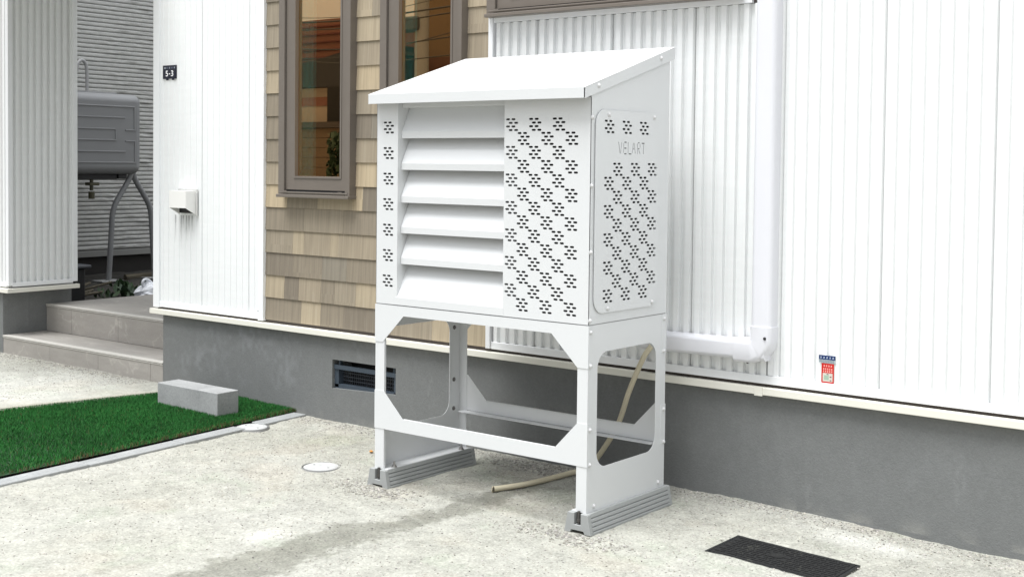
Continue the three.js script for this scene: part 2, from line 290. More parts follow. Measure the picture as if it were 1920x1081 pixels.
  const panels = (x0, x1, seam0, y0, y1, parent, D) => { const cuts = [x0]; for (let k = Math.ceil((x0 - seam0) / .455 - .001); seam0 + k * .455 < x1 - .01; k++) { const b = seam0 + k * .455; if (b > x0 + .01) cuts.push(b); } cuts.push(x1); for (let i = 0; i + 1 < cuts.length; i++) part('siding_panel', ribGeo(cuts[i], cuts[i + 1], seam0, y0, y1, D), M.siding, parent); };
  panels(-6.948, -5.962, -6.52, .57, 4.95, house, .0045);
  panels(-4.122, -2.545, -1.594 - .455 * 6, .57, 2.225, house, .018);
  panels(-2.545, 1.5, -1.594 - .455 * 6, .57, 4.95, house);
  panels(-4.122, -2.545, -1.594 - .455 * 6, 3.45, 4.95, house);
  // white trims: corner, strip ends, bottom rails
  part('corner_trim', [rbox(-7.012, -6.948, T0 - .008, 4.95, Zf - .012, Zf + .02, .002), rbox(-7.012, -6.99, T0 - .008, 4.95, Zf + .021, Zf + .08, .002)], M.whiteTrim, house);
  part('edge_trim', [rbox(-5.962, -5.915, T0 - .01, 4.95, Zf - .014, Zf + .02, .002)], M.whiteTrim, house);
  part('edge_trim', [rbox(-4.165, -4.136, T0 - .002, 4.95, Zf - .016, Zf + .02, .002), box(-4.136, -4.12, .57, 4.95, Zf + .012, Zf + .0205)], M.whiteTrim, house);
  part('bottom_rail', [rbox(-6.948, -5.963, T0 - .004, .575, Zf - .006, Zf + .006, .002)], M.whiteTrim, house);
  part('bottom_rail', [rbox(-4.135, 1.5, T0 - .004, .578, Zf - .006, Zf + .006, .002)], M.whiteTrim, house);
  part('window_head_rail', [rbox(-4.135, -2.66, 2.226, 2.27, Zf - .01, Zf + .012, .002)], M.whiteTrim, house);
  part('joint_trim', [box(-2.555, -2.53, .58, 4.95, Zf - .002, Zf + .002), box(-2.528, -2.52, .58, 4.95, Zf - .002, Zf + .002)], M.whiteTrim, house);
  // side cladding of the left end wall
  part('side_cladding', box(-7.0, -6.942, T0, 4.95, Zf + .085, 11), M.siding, house);
  // screw head at the foot of the strip trim
  part('screw', placedGeo(new THREE.SphereGeometry(.004, 8, 6), -5.96, .592, Zf - .012), M.dark, house);

  // shingles
  const P = .1365, shingle = (x0, x1, y0, tone, tilt) => {
    const tb = .0065 + tilt, g = new THREE.BufferGeometry(), y1 = y0 + P + .012, zb = Zw - tb, zt = Zw + .001;
    const A = [x0, y0, -zb], B = [x1, y0, -zb], Cc = [x1, y1, -zt], D = [x0, y1, -zt], E = [x0, y0, -Zw - .006], F = [x1, y0, -Zw - .006], ou = rnd() * 3, ov = rnd() * 3;
    const pos = [...A, ...B, ...Cc, ...A, ...Cc, ...D, ...E, ...F, ...B, ...E, ...B, ...A, ...A, ...D, ...E, ...B, ...F, ...Cc];
    g.setAttribute('position', new THREE.Float32BufferAttribute(pos, 3)); const uv = []; for (let i = 0; i < pos.length; i += 3) uv.push(pos[i] / .5 + ou, (pos[i + 1] + pos[i + 2] * .3) / .5 + ov); g.setAttribute('uv', new THREE.Float32BufferAttribute(uv, 2)); g.computeVertexNormals();
    part('shingle', g, M.shingles[tone], house);
  };
  const rowTones = [3, 2, 1, 5, 4, 6, 2, 5];
  const given = { 5: [-5.915, -5.721, -5.458, -5.172, -5.09, -4.86], 4: [-5.915, -5.576, -5.244, -4.968, -4.73], 3: [-5.915, -5.672, -5.575, -5.353, -5.282, -4.966, -4.8], 2: [-5.915, -5.667, -5.419, -5.216, -4.965, -4.82], 1: [-5.915, -5.746, -5.619, -5.431, -5.315, -5.141, -4.964, -4.8], 0: [-5.915, -5.595, -5.431, -5.24, -4.963, -4.86] };
  const tonesGiven = { 5: [0, 5, 4, 0, 3, 2], 4: [2, 5, 2, 1, 5], 3: [5, 4, 1, 4, 1, 2], 2: [3, 2, 6, 2, 3], 1: [4, 3, 1, 2, 5, 4, 1], 0: [2, 4, 2, 3, 2] };
  for (let k = 0; k < 18; k++) {
    const y = T0 + P * k, add = (a, b, first) => {
      let cuts;
      if (first) cuts = [...first]; else cuts = [a];
      while (cuts[cuts.length - 1] < b - .09) { const l = cuts[cuts.length - 1], w = rr(.11, .34); cuts.push(l + w > b - .07 ? b : l + w); }
      cuts[cuts.length - 1] = b;
      const tg = first ? tonesGiven[k] : null;
      for (let i = 0; i + 1 < cuts.length; i++) { let t = tg && i < tg.length ? tg[i] : [0, 1, 2, 3, 4, 5, 6, 2, 5, 1][Math.floor(rnd() * 10)]; shingle(cuts[i], cuts[i + 1] - .0012, y + rr(-.0005, .0005), t, rr(0, .0008)); }
    };
    if (k < 6) add(-5.915, -4.167, given[k]);
    else { add(-5.915, -5.74); add(-5.18, -4.91); add(-4.355, -4.167); }
  }
  part('upper_cladding', [box(-5.915, -4.167, 3.0, 4.95, Zf - .004, Zf + .006)], M.shingles[2], house);

  // windows
  const amber = new THREE.MeshStandardMaterial({ color: C(1, .68, .36), metalness: 1, roughness: .004, transparent: true, opacity: .62 });
  const makeWindow = (x0, x1, y0, y1, gx0, gx1, gy0, label, sx0, sx1, sy0) => {
    const w = new THREE.Group(); w.name = 'window'; w.position.set(x0 + 4, y0, 6 - Zf); house.add(w); w.userData.label = label;
    const o = Zf - .045, fr = [];                           // outer frame, proud of the cladding
    fr.push(box(x0, sx0, y0, y1, o, Zw + .03), box(sx1, x1, y0, y1, o, Zw + .03), box(sx0, sx1, y0, sy0 - .012, o - .006, Zw + .03));
    fr.push(rbox(x0 - .004, x1 + .004, y0 - .012, y0 + .006, o - .016, Zw, .003));
    part('frame', fr, M.brown, w);
    const sash = [], q = o + .014;
    sash.push(box(sx0 + .004, gx0, sy0, y1, q, q + .028), box(gx1, sx1 - .004, sy0, y1, q, q + .028), box(gx0, gx1, sy0, gy0, q + .0005, q + .028));
    const bead = [box(gx0 - .012, gx0, gy0 - .012, y1, q - .004, q), box(gx1, gx1 + .012, gy0 - .012, y1, q - .004, q), box(gx0, gx1, gy0 - .012, gy0, q - .004, q)];
    part('sash', [...sash, ...bead], M.brown, w);
    part('gasket', [box(sx0 + .0001, sx0 + .0039, sy0 - .004, y1, q + .004, Zw), box(sx1 - .0039, sx1 - .0001, sy0 - .004, y1, q + .004, Zw), box(sx0, sx1, sy0 - .0119, sy0 - .0001, q + .004, Zw)], M.dark, w);
    part('sill', [rbox(x0 + .02, x1 - .01, y0 + .014, y0 + .022, o - .012, o - .0065, .002), rbox(x0 + .05, x0 + .085, y0 + .022, y0 + .027, o - .012, o - .0066, .001), rbox(x1 - .085, x1 - .05, y0 + .022, y0 + .027, o - .012, o - .0066, .001)], M.brown, w);
    part('pane', box(gx0, gx1, gy0, y1, q + .022, q + .024), amber, w);
    return w;
  };
  const w1 = makeWindow(-5.745, -5.145, 1.304, 2.95, -5.612, -5.236, 1.418, 'left narrow brown-framed window in the shingled wall', -5.695, -5.182, 1.338);
  const w2 = makeWindow(-4.915, -4.322, 1.304, 2.95, -4.782, -4.408, 1.418, 'right narrow brown-framed window behind the equipment housing', -4.866, -4.352, 1.338);
  const w3 = makeWindow(-4.155, -2.70, 2.262, 3.4, -4.0, -2.86, 2.352, 'high brown-framed window above the ribbed siding', -4.1, -2.75, 2.292);
  const folds = (x0, x1, y0, y1, d, amp, per) => { const pos = [], idx = [], n = 60; for (let i = 0; i <= n; i++) { const x = x0 + (x1 - x0) * i / n, z = -d - amp * Math.sin((x - x0) / per * 6.283) - amp * .4 * Math.sin((x - x0) / per * 17); pos.push(x, y0, z, x, y1, z); } for (let i = 0; i < n; i++) { const a = 2 * i; idx.push(a, a + 2, a + 1, a + 1, a + 2, a + 3); } const g = new THREE.BufferGeometry(); g.setAttribute('position', new THREE.Float32BufferAttribute(pos, 3)); g.setIndex(idx); g.computeVertexNormals(); return g; };
  const teal = std(.2, .85, .88, .9, { side: THREE.DoubleSide });
  part('curtain', folds(-5.645, -5.50, 1.34, 2.83, Zw + .006, .010, .035), teal, w1, 'teal curtain drawn to the left of the pane');
  part('curtain', folds(-4.815, -4.70, 1.34, 2.83, Zw + .006, .010, .035), teal, w2, 'teal curtain drawn to the left of the pane');
  // vent hood: sloping white hood, open below, on a flange
  {
    const hood = new THREE.Group(); hood.name = 'vent_hood'; hood.position.set(-6.69 + 4, 1.15, 6 - Zf); house.add(hood); hood.userData.label = 'white exhaust vent hood with dark streaks below it';
    const hm = std(.82, .81, .78, .5), x0 = -6.742, x1 = -6.572, t = .003, F = Zf - .085;
    part('shell', [plate('side', x1, t, [[F, 1.2], [Zf - .004, 1.155], [Zf - .004, 1.308], [F, 1.308]]), plate('side', x0 + t, t, [[F, 1.2], [Zf - .004, 1.155], [Zf - .004, 1.308], [F, 1.308]]), box(x0 + t, x1 - t, 1.2, 1.308, F, F + t), box(x0 + t, x1 - t, 1.305, 1.308, F + t, Zf - .004)], hm, hood);
    part('flange', [box(x0 - .012, x1 + .018, 1.3, 1.318, Zf - .006, Zf - .002), rbox(x1, x1 + .018, 1.148, 1.3, Zf - .012, Zf - .002, .002)], std(.55, .55, .53, .5), hood);
    part('grille', [box(x0 + t, x1 - t, 1.165, 1.3, Zf - .0075, Zf - .0045)], M.black, hood);
    // soot streaks that ran down the recesses below the hood
    const st = std(.3, .3, .3, .9);
    const streakTex = (() => { const w = 64, h = 256, d = new Uint8Array(w * h * 4); for (let j = 0; j < h; j++) for (let i = 0; i < w; i++) { const u = i / w, v = j / h, a = Math.pow(v, 1.6) * sm(.0, .35, Math.min(u, 1 - u)) * (.45 + .55 * vnoise(u * 12, v * 5, 77)) * (.35 + .65 * vnoise(u * 22, v * 30, 78)), k = (j * w + i) * 4; d[k] = d[k + 1] = d[k + 2] = Math.round(255 * Math.min(1, a * .85)); d[k + 3] = 255; } const t2 = new THREE.DataTexture(d, w, h); t2.magFilter = THREE.LinearFilter; t2.needsUpdate = true; return t2; })();
    st.color = C(.05, .048, .045); st.alphaMap = streakTex; st.transparent = true;
    for (const [x, w, len, z] of [[-6.793, .018, .22, .0043], [-6.736, .02, .24, .0043], [-6.68, .02, .2, .0043], [-6.65, .026, .13, -.0004], [-6.708, .022, .10, -.0004], [-6.623, .018, .12, .0043]]) { const g = new THREE.PlaneGeometry(w, len); g.translate(x, 1.15 - len / 2, -(Zf + z - .0006)); part('soot_streak', g, st, hood); }
  }
}
function placedGeo(g, x, y, d) { g = clean(g); g.translate(x, y, -d); return g; }

// small signs on the house
function canvasTex(w, h, draw) { const c = document.createElement('canvas'); c.width = w; c.height = h; const x = c.getContext('2d'); draw(x, w, h); const t = new THREE.CanvasTexture(c); t.colorSpace = THREE.SRGBColorSpace; return t; }
const glyph = (x, cx, cy, s) => { x.lineWidth = s * .13; x.beginPath(); for (let i = 0; i < 3; i++) { const yy = cy - s * .4 + i * s * .38; x.moveTo(cx - s * .42, yy); x.lineTo(cx + s * .42, yy); } x.moveTo(cx, cy - s * .5); x.lineTo(cx, cy + s * .5); x.moveTo(cx, cy); x.lineTo(cx - s * .4, cy + s * .5); x.stroke(); };
{
  const t = thing('address_plate', 'small dark navy house number plate reading 5-3 on the white corner siding', 'number plate', -6.85, 2.07, Zf - .002);
  part('plate', [rbox(-6.92, -6.776, 2.03, 2.117, Zf - .004, Zf - .001, .001), box(-6.886, -6.862, 2.021, 2.03, Zf - .0035, Zf - .0015), box(-6.826, -6.802, 2.021, 2.03, Zf - .0035, Zf - .0015)], std(.008, .011, .028, .35), t);
  const g = new THREE.PlaneGeometry(.138, .08); g.translate(-6.848, 2.0735, -(Zf - .0048));
  part('lettering', g, new THREE.MeshStandardMaterial({ roughness: .4, map: canvasTex(512, 296, (x, w, h) => { x.fillStyle = '#0d1226'; x.fillRect(0, 0, w, h); x.fillStyle = '#ffffff'; x.strokeStyle = '#cfd6e0'; x.textAlign = 'center'; x.textBaseline = 'middle'; x.font = 'bold 190px sans-serif'; x.fillText('5', w * .3, h * .62); x.fillText('-', w * .5, h * .6); x.fillText('3', w * .7, h * .62); glyph(x, 60, 48, 40); glyph(x, 112, 48, 40); glyph(x, 256, 48, 40); x.strokeStyle = '#8b93a5'; glyph(x, 190, 48, 36); glyph(x, 330, 48, 36); glyph(x, 390, 48, 36); x.strokeStyle = '#cfd6e0'; glyph(x, 452, 48, 38); }) }), t);
}
{
  const t = thing('meter_tag', 'blue and white number strip above the red notice on the ribbed siding', 'tag', -2.275, .68, Zf);
  part('backing', rbox(-2.314, -2.237, .664, .698, Zf - .004, Zf - .0005, .0008), std(.6, .62, .63, .5), t);
  const g = new THREE.PlaneGeometry(.0755, .0325); g.translate(-2.2755, .681, -(Zf - .0046));
  part('print', g, new THREE.MeshStandardMaterial({ roughness: .5, map: canvasTex(256, 112, (x, w, h) => { x.fillStyle = '#0a2a5e'; x.fillRect(0, 0, w, 66); x.fillStyle = '#aeb9bd'; x.fillRect(0, 66, w, h); x.strokeStyle = '#dfe8f5'; for (let i = 0; i < 5; i++) glyph(x, 34 + i * 47, 34, 26); x.strokeStyle = '#3d4a55'; x.lineWidth = 5; for (let i = 0; i < 9; i++) { x.strokeRect(14 + i * 26, 76, 13, 26); } }) }), t);
  const r = thing('red_notice', 'red bordered notice card under the blue strip on the ribbed siding', 'notice', -2.272, .62, Zf);
  part('card', rbox(-2.301, -2.243, .577, .663, Zf - .0035, Zf - .0005, .0008), std(.6, .58, .52, .6), r);
  const h2 = new THREE.PlaneGeometry(.057, .085); h2.translate(-2.272, .62, -(Zf - .0041));
  part('print', h2, new THREE.MeshStandardMaterial({ roughness: .5, map: canvasTex(192, 288, (x, w, h) => { x.fillStyle = '#c3160d'; x.fillRect(0, 0, w, h); x.fillStyle = '#cfcabf'; x.fillRect(20, 140, w - 40, h - 164); x.strokeStyle = '#ffd9cf'; for (let i = 0; i < 4; i++) glyph(x, 42 + i * 36, 36, 26); for (let i = 0; i < 5; i++) { glyph(x, 34 + i * 31, 80, 24); glyph(x, 34 + i * 31, 114, 24); } x.fillStyle = '#9fb8a4'; x.fillRect(40, 172, 74, 70); x.fillStyle = '#6b4a44'; x.fillRect(80, 150, 30, 14); x.fillRect(128, 186, 28, 16); x.fillRect(128, 238, 28, 14); }) }), r);
}

// conduit cover: down the wall, round an elbow, and left behind the housing
{
  const t = thing('conduit_cover', 'white plastic pipe cover running down the ribbed siding and turning behind the housing', 'pipe cover', -2.56, .7, Zf);
  const prof = w => { const s = new THREE.Shape(), a = w / 2, r = .022, D = .075; s.moveTo(-a, 0); s.lineTo(-a, D - r); s.absarc(-a + r, D - r, r, Math.PI, Math.PI / 2, true); s.lineTo(a - r, D); s.absarc(a - r, D - r, r, Math.PI / 2, 0, true); s.lineTo(a, 0); return s; };
  const run = (len, w) => new THREE.ExtrudeGeometry(prof(w), { depth: len, bevelEnabled: false, curveSegments: 6 });   // profile x = across, y = out of wall, z = along
  const wallZ = -(Zf + .004);
  const v = run(2.2, .098); v.rotateX(-Math.PI / 2); v.rotateY(Math.PI); v.scale(1, 1, 1); // along +y
  v.computeBoundingBox(); let b = v.boundingBox; v.translate(-2.562 - (b.min.x + b.max.x) / 2, .775 - b.min.y, wallZ + .0 - b.min.z);
  part('vertical_cover', toCreasedNormals(clean(v), .6), M.duct, t);
  const h = run(.62, .088); h.rotateX(0); h.applyMatrix4(new THREE.Matrix4().makeBasis(new THREE.Vector3(0, 1, 0), new THREE.Vector3(0, 0, 1), new THREE.Vector3(1, 0, 0)));
  h.computeBoundingBox(); b = h.boundingBox; h.translate(-3.16 - b.min.x, .685 - (b.min.y + b.max.y) / 2, wallZ - b.min.z); h.applyMatrix4(new THREE.Matrix4().makeTranslation(3.16, -.685, 0)); h.rotateZ(.012); h.translate(-3.16, .685, 0);
  part('horizontal_cover', toCreasedNormals(clean(h), .6), M.duct, t);
  { // elbow: the cover's own section swept round a quarter turn
    const sec = [], wE = .106, D = .08, r = .024; sec.push([-wE / 2, 0]); for (let i = 0; i <= 5; i++) { const th = Math.PI - i * Math.PI / 10; sec.push([-wE / 2 + r + r * Math.cos(th), D - r + r * Math.sin(th)]); } for (let i = 0; i <= 5; i++) { const th = Math.PI / 2 - i * Math.PI / 10; sec.push([wE / 2 - r + r * Math.cos(th), D - r + r * Math.sin(th)]); } sec.push([wE / 2, 0]);
    const path = [[-2.69, .688, 1, 0]]; for (let i = 0; i <= 12; i++) { const th = -Math.PI / 2 + i * Math.PI / 24; path.push([-2.62 + .058 * Math.cos(th), .746 + .058 * Math.sin(th), -Math.sin(th), Math.cos(th)]); } path.push([-2.562, .80, 0, 1]);
    const pos = [], idx = []; for (const [x, y, tx, ty] of path) for (const [q, o] of sec) pos.push(x + ty * q, y - tx * q, wallZ + o); const m = sec.length;
    for (let i = 0; i + 1 < path.length; i++) for (let k = 0; k + 1 < m; k++) { const A = i * m + k, B = A + 1, Cc = A + m; idx.push(A, Cc, B, B, Cc, Cc + 1); }
    for (const [o, f] of [[0, 1], [(path.length - 1) * m, 0]]) for (let k = 1; k + 1 < m; k++) f ? idx.push(o, o + k, o + k + 1) : idx.push(o, o + k + 1, o + k);
    const g = new THREE.BufferGeometry(); g.setAttribute('position', new THREE.Float32BufferAttribute(pos, 3)); g.setIndex(idx); g.setAttribute('uv', new THREE.Float32BufferAttribute(new Float32Array(pos.length / 3 * 2), 2));
    const ng = g.toNonIndexed(); ng.computeVertexNormals(); part('elbow', toCreasedNormals(ng, .7), M.duct, t); }
  const cap = new RoundedBoxGeometry(.05, .085, .075, 4, .02); cap.translate(-3.17, .684, wallZ + .036); part('end_cap', clean(cap), M.duct, t);
  part('screw', placedGeo(new THREE.SphereGeometry(.007, 10, 8), -2.535, .752, Zf - .077), M.dark, t);
  part('screw', placedGeo(new THREE.SphereGeometry(.006, 10, 8), -2.63, .636, Zf - .05), M.dark, t);
}
{
  const pts = [[-3.10, .69, 5.02], [-3.118, .655, 5.0], [-3.136, .622, 4.985], [-3.21, .449, 4.972], [-3.27, .283, 4.97], [-3.385, .115, 4.985], [-3.46, .035, 5.0], [-3.515, .017, 4.93], [-3.528, .016, 4.80], [-3.553, .016, 4.62], [-3.607, .0165, 4.455]];
  const g = tube(pts, .0128, 120, 14), hoseM = std(.62, .56, .41, .5, { bumpMap: grain, bumpScale: .0006 });
  const t = thing('drain_hose', 'beige drain hose hanging behind the housing with its end on the wet ground', 'hose', -3.5, 0, 4.8);
  part('pipe', g, hoseM, t);
  const ring = new THREE.TorusGeometry(.0125, .0025, 8, 20); ring.rotateY(1.9); part('rim', placedGeo(ring, -3.608, .0165, 4.453), hoseM, t);
  const bore = new THREE.CircleGeometry(.0105, 16); const dir = new THREE.Vector3(-.054, 0, .165).normalize(); bore.lookAt(dir); part('bore', placedGeo(bore, -3.609 , .0165, 4.4515), M.dark, t);
}

// ---------------------------------------------------------------- equipment housing
const unit = thing('equipment_housing', 'white louvred and perforated metal equipment housing on tall open legs', 'equipment housing', -3.513, 0, 4.5);
{
  const X0 = -4.113, X1 = -2.913, F = 4.2, B = 4.8, t = .002;
  const boltGeo = (() => { const g = new THREE.LatheGeometry([[.0001, .0085], [.004, .008], [.0068, .0055], [.0078, .0018], [.0105, .0016], [.0108, 0]].map(p => new THREE.Vector2(...p)), 14); return g; })();
  const boltM = std(.62, .62, .62, .5), bolt = (parent, d, y, x = X1, side = 1) => placed('bolt', boltGeo, boltM, parent, x, y, d, [0, 0, -side * Math.PI / 2]);
  const slot = (a, y, w = .0222, h = .0088) => { const r = h / 2, p = []; for (const [c, s0] of [[w / 2 - r, -1], [-(w / 2 - r), 1]]) for (let i = 0; i <= 3; i++) { const th = s0 * Math.PI / 2 + i * Math.PI / 3; p.push([a + c + Math.cos(th) * r, y + Math.sin(th) * r]); } return p; };
  const cluster = (a, y, dx = .029, w) => { const o = []; for (let r = 0; r < 4; r++) for (let k = 0; k < 2; k++) o.push(slot(a + k * dx + (r & 1) * dx * .5, y - r * .0152, w)); return o; };
  // front right perforated panel
  { const hs = []; for (let k = 0; k < 7; k++) for (let c = 0; c < 3; c++) { hs.push(...cluster(-3.341 + c * .1228, 1.69 - k * .1166)); hs.push(...cluster(-3.2785 + c * .1245, 1.6315 - k * .1166)); }
    part('perforated_front_panel', plate('front', F, t, [[-3.36, .853], [X1, .853], [X1, 1.775], [-3.36, 1.775]], hs), M.coat, unit); }
  { const hs = []; for (let k = 0; k < 7; k++) hs.push(...cluster(-4.0605, 1.685 - k * .117));
    part('perforated_side_strip', [plate('front', F, t, [[X0, .853], [-3.98, .853], [-3.98, 1.775], [X0, 1.775]], hs), box(-3.982, -3.98, .853, 1.775, F + t, F + .1)], M.coat, unit); }
  part('louvre_jamb', [box(-3.36, -3.358, .853, 1.775, F + t, F + .1), box(-3.979, -3.361, 1.752, 1.756, F + .03, F + .1), box(-3.979, -3.361, 1.756, 1.79, F + .028, F + .03)], M.coat, unit);
  // six louvre blades
  const ys = [1.6135, 1.470, 1.3205, 1.1804, 1.0395, .8535];
  ys.forEach((y, i) => {
    const last = i === 5, lip = last ? .034 : .029, zf = last ? F - .001 : F + .022, top = y + (last ? .192 : .158), zb = zf + (last ? .085 : .062), s = new THREE.Shape(); // (depth, y) profile
    const pr = [[zf, y], [zf, y + lip], [zb, top], [zb + .002, top - .001], [zf + .0022, y + lip - .002], [zf + .002, y + .002], [zf + .02, y + .002], [zf + .02, y]];
    const w = last ? [-3.99, -3.3565] : [-3.9785, -3.3615];
    part('louvre', plate('side', w[1], w[1] - w[0], pr), M.coat, unit);
  });
  // right side: sheet with an opening, then the raised access panel
  const roofY = d => 1.812 + (d - 4.145) * .309 - .004;
  const rs = part('side_panel', plate('side', X1, t, [[F, .853], [B, .853], [B, roofY(B)], [F, roofY(F)]], [[[4.25, .92], [4.69, .92], [4.69, 1.70], [4.25, 1.70]]]), M.coat, unit);
  for (const y of [1.693, 1.417, 1.147, .87]) bolt(rs, 4.208, y);
  { const hs = []; for (let c = 0; c < 3; c++) hs.push(...cluster(4.299 + c * .1325, 1.682, .033, .0242));
    for (let k = 0; k < 10; k++) for (let c = 0; c < 3; c++) hs.push(...cluster((k & 1 ? 4.3 : 4.365) + c * .1335, 1.507 - k * .058, .033, .0242));
    // stencilled letters: thin cut strokes
    const lz = u => 4.391 + (u - 400) * .000683, ly = v => 1.598 - (v - 520) * .000363, S = (u0, v0, u1, v1, w = .004) => { const a = [lz(u0), ly(v0)], b = [lz(u1), ly(v1)], dx = b[0] - a[0], dy = b[1] - a[1], l = Math.hypot(dx, dy), nx = -dy / l * w / 2, ny = dx / l * w / 2; hs.push([[a[0] + nx, a[1] + ny], [b[0] + nx, b[1] + ny], [b[0] - nx, b[1] - ny], [a[0] - nx, a[1] - ny]]); };
    S(400, 520, 416, 650); S(436, 520, 422, 650);
    S(457, 532, 457, 645); S(464, 522, 490, 522); S(464, 590, 490, 590); S(464, 655, 490, 655);
    S(507, 520, 507, 645); S(514, 655, 545, 655);
    S(552, 650, 566, 528); S(588, 650, 574, 528); hs.push(slot(lz(570.5), ly(597), .0085, .0062));
    S(612, 532, 612, 655); S(619, 524, 636, 524); S(642, 534, 642, 582); S(619, 592, 636, 592); S(627, 602, 643, 655);
    S(660, 528, 694, 528); S(681, 542, 681, 655);
    const ap = part('access_panel', plate('side', X1 + .007, .003, roundRect(4.226, 4.712, .895, 1.727, .062), hs), M.coat, rs, 'rounded perforated cover plate with cut-out lettering');
    for (const [d, y] of [[4.317, 1.708], [4.666, 1.708], [4.324, .912], [4.667, .912]]) bolt(unit, d, y, X1 + .007); }
  part('side_panel', plate('side', X0 + t, t, [[F, .853], [B, .853], [B, roofY(B)], [F, roofY(F)]]), M.coat, unit);
  part('back_panel', box(X0 + .002, X1 - .002, .853, 1.99, B - t, B), M.coat, unit);
  part('base_plate', box(X0 + .002, X1 - .002, .84, .852, F + .003, B - .003), std(.3, .3, .3, .6), unit);
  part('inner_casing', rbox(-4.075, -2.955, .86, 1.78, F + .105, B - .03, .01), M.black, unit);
  // roof sheet with folded flanges
  { const a = Math.atan(.309), top = new THREE.Shape([[4.145, 1.812], [4.83, 1.812 + .685 * .309], [4.83, 1.812 + .685 * .309 - .003], [4.145, 1.809]].map(p => new THREE.Vector2(...p)));
    const side = x => plate('side', x, .002, [[4.1475, 1.8105], [4.83, 1.8085 + .685 * .309], [4.83, 1.8085 + .685 * .309 - .05], [4.1475, 1.7675]]);
    const rf = part('roof', [plate('side', -2.906, 1.212, top), side(-2.906), side(-4.116), box(-4.116, -2.9125, 1.769, 1.809, 4.145, 4.147), box(-4.116, -2.9125, 1.769, 1.7705, 4.147, 4.165), box(-4.118, -2.908, 1.97, 2.02, 4.828, 4.8299)], M.coat, unit, 'sloping white sheet roof');
    bolt(rf, 4.241, 1.822, -2.906); bolt(rf, 4.715, 1.966, -2.906); }
  // leg frames: one folded plate each side with a rounded opening
  for (const s of [1, -1]) {
    const xo = s > 0 ? X1 : X0 + t;
    const lf = part('leg_frame', [plate('side', xo, t, [[F, .083], [B, .083], [B, .849], [F, .849]], [roundRect(4.268, 4.722, .256, .733, .068, THREE.Path)]), s > 0 ? box(X1 - .05, X1 - t, .083, .849, F, F + t) : box(X0 + t, X0 + .055, .083, .849, F, F + t), s > 0 ? box(X1 - .05, X1 - t, .083, .849, B - t, B) : box(X0 + t, X0 + .05, .083, .849, B - t, B), s > 0 ? box(X1 - .052, X1 - .05, .083, .849, F, F + .012) : box(X0 + .055, X0 + .057, .083, .849, F, F + .012), s > 0 ? box(X1 - .075, X1 - t, .083, .086, F + .003, B - .003) : box(X0 + t, X0 + .08, .083, .086, F + .003, B - .003)], M.coat, unit);
    const xb = s > 0 ? X1 : X0 + .0025;
    for (const [d, y] of [[4.214, .822], [4.214, .685], [4.216, .423], [4.218, .28], [4.781, .828], [4.781, .686], [4.787, .426], [4.79, .281]]) if (s > 0) bolt(lf, d, y, d > 4.7 ? X1 + .0014 : X1 + .0014); else { bolt(lf, d, y, X0 - .0014, -1); placed('bolt', boltGeo, std(.12, .115, .11, .5), lf, xb, y, d > 4.5 ? 4.755 : 4.235, [0, 0, -Math.PI / 2]); }
    if (s > 0) { bolt(lf, 4.254, .104); bolt(lf, 4.751, .107); }
  }
  const upper = [[X0 - .002, .849], [X0 - .002, .675], [-4.066, .675], [-3.936, .804], [-3.099, .804], [-2.964, .675], [X1 + .002, .675], [X1 + .002, .849]];
  const lower = [[X0 - .002, .272], [X1 + .002, .272], [X1 + .002, .449], [-2.961, .449], [-3.074, .332], [-3.936, .332], [-4.058, .449], [X0 - .002, .449]];
  const wrap = (y0, y1, d) => [box(X1, X1 + .0014, y0, y1, d - (d > 4.5 ? .035 : 0), d + (d > 4.5 ? 0 : .03)), box(X0 - .0014, X0, y0, y1, d - (d > 4.5 ? .035 : 0), d + (d > 4.5 ? 0 : .03))];
  part('upper_brace', [plate('front', F - .0022, .002, upper), ...wrap(.676, .848, F - .0002), box(-3.936, -3.099, .804, .806, F, F + .03)], M.coat, unit);
  part('lower_brace', [plate('front', F - .0022, .002, lower), ...wrap(.273, .448, F - .0002), box(-4.05, -2.97, .272, .274, F, F + .04), box(-3.936, -3.074, .330, .332, F, F + .012)], M.coat, unit);
  part('upper_brace', [plate('front', B + .0002, .002, upper), ...wrap(.676, .848, B)], M.coat, unit);
  part('lower_brace', [plate('front', B + .0002, .002, lower), ...wrap(.273, .448, B), box(-4.08, -2.95, .268, .2705, B - .05, B), box(-3.936, -3.074, .332, .334, B - .006, B + .006)], M.coat, unit);
  // ribbed foot blocks with anchor bolts
  for (const [cx, nm] of [[-2.944, 'r'], [-4.079, 'l']]) {
    const H = .083, b = .066, tp = .05, L = [], R = []; // half widths
    for (let i = 0; i <= 20; i++) { const y = .006 + (H - .014) * i / 20, w = b + (tp - b) * i / 20, gr = (i % 5 === 2) ? -.006 : 0; R.push([w + gr, y]); }
    const pr = [[-b * .55, 0], [-b * .45, .012], [b * .45, .012], [b * .55, 0], [b, 0], ...R, [tp - .002, H], ...[...R].reverse().map(p => [-p[0], p[1]]), [-b, 0]];
    pr.splice(pr.findIndex(p => p[1] === H) + 1, 0, [-tp + .002, H]);
    const body = plate('front', 4.205, .595, pr), cap = (d0, d1) => { const sh = [[-b * .55, 0], [-b * .45, .012], [b * .45, .012], [b * .55, 0], [b, 0], [tp, H - .004], [tp - .003, H], [.016, H], [.016, .035], [-.016, .035], [-.016, H], [-tp + .003, H], [-tp, H - .004], [-b, 0]]; return plate('front', d0, d1 - d0, sh, [], .0015); };
    const geos = [body, cap(4.182, 4.2048), cap(4.8002, 4.822)]; geos.forEach(g => g.translate(cx, 0, 0));
    const fb = part('foot_block', geos, M.footBlock, unit);
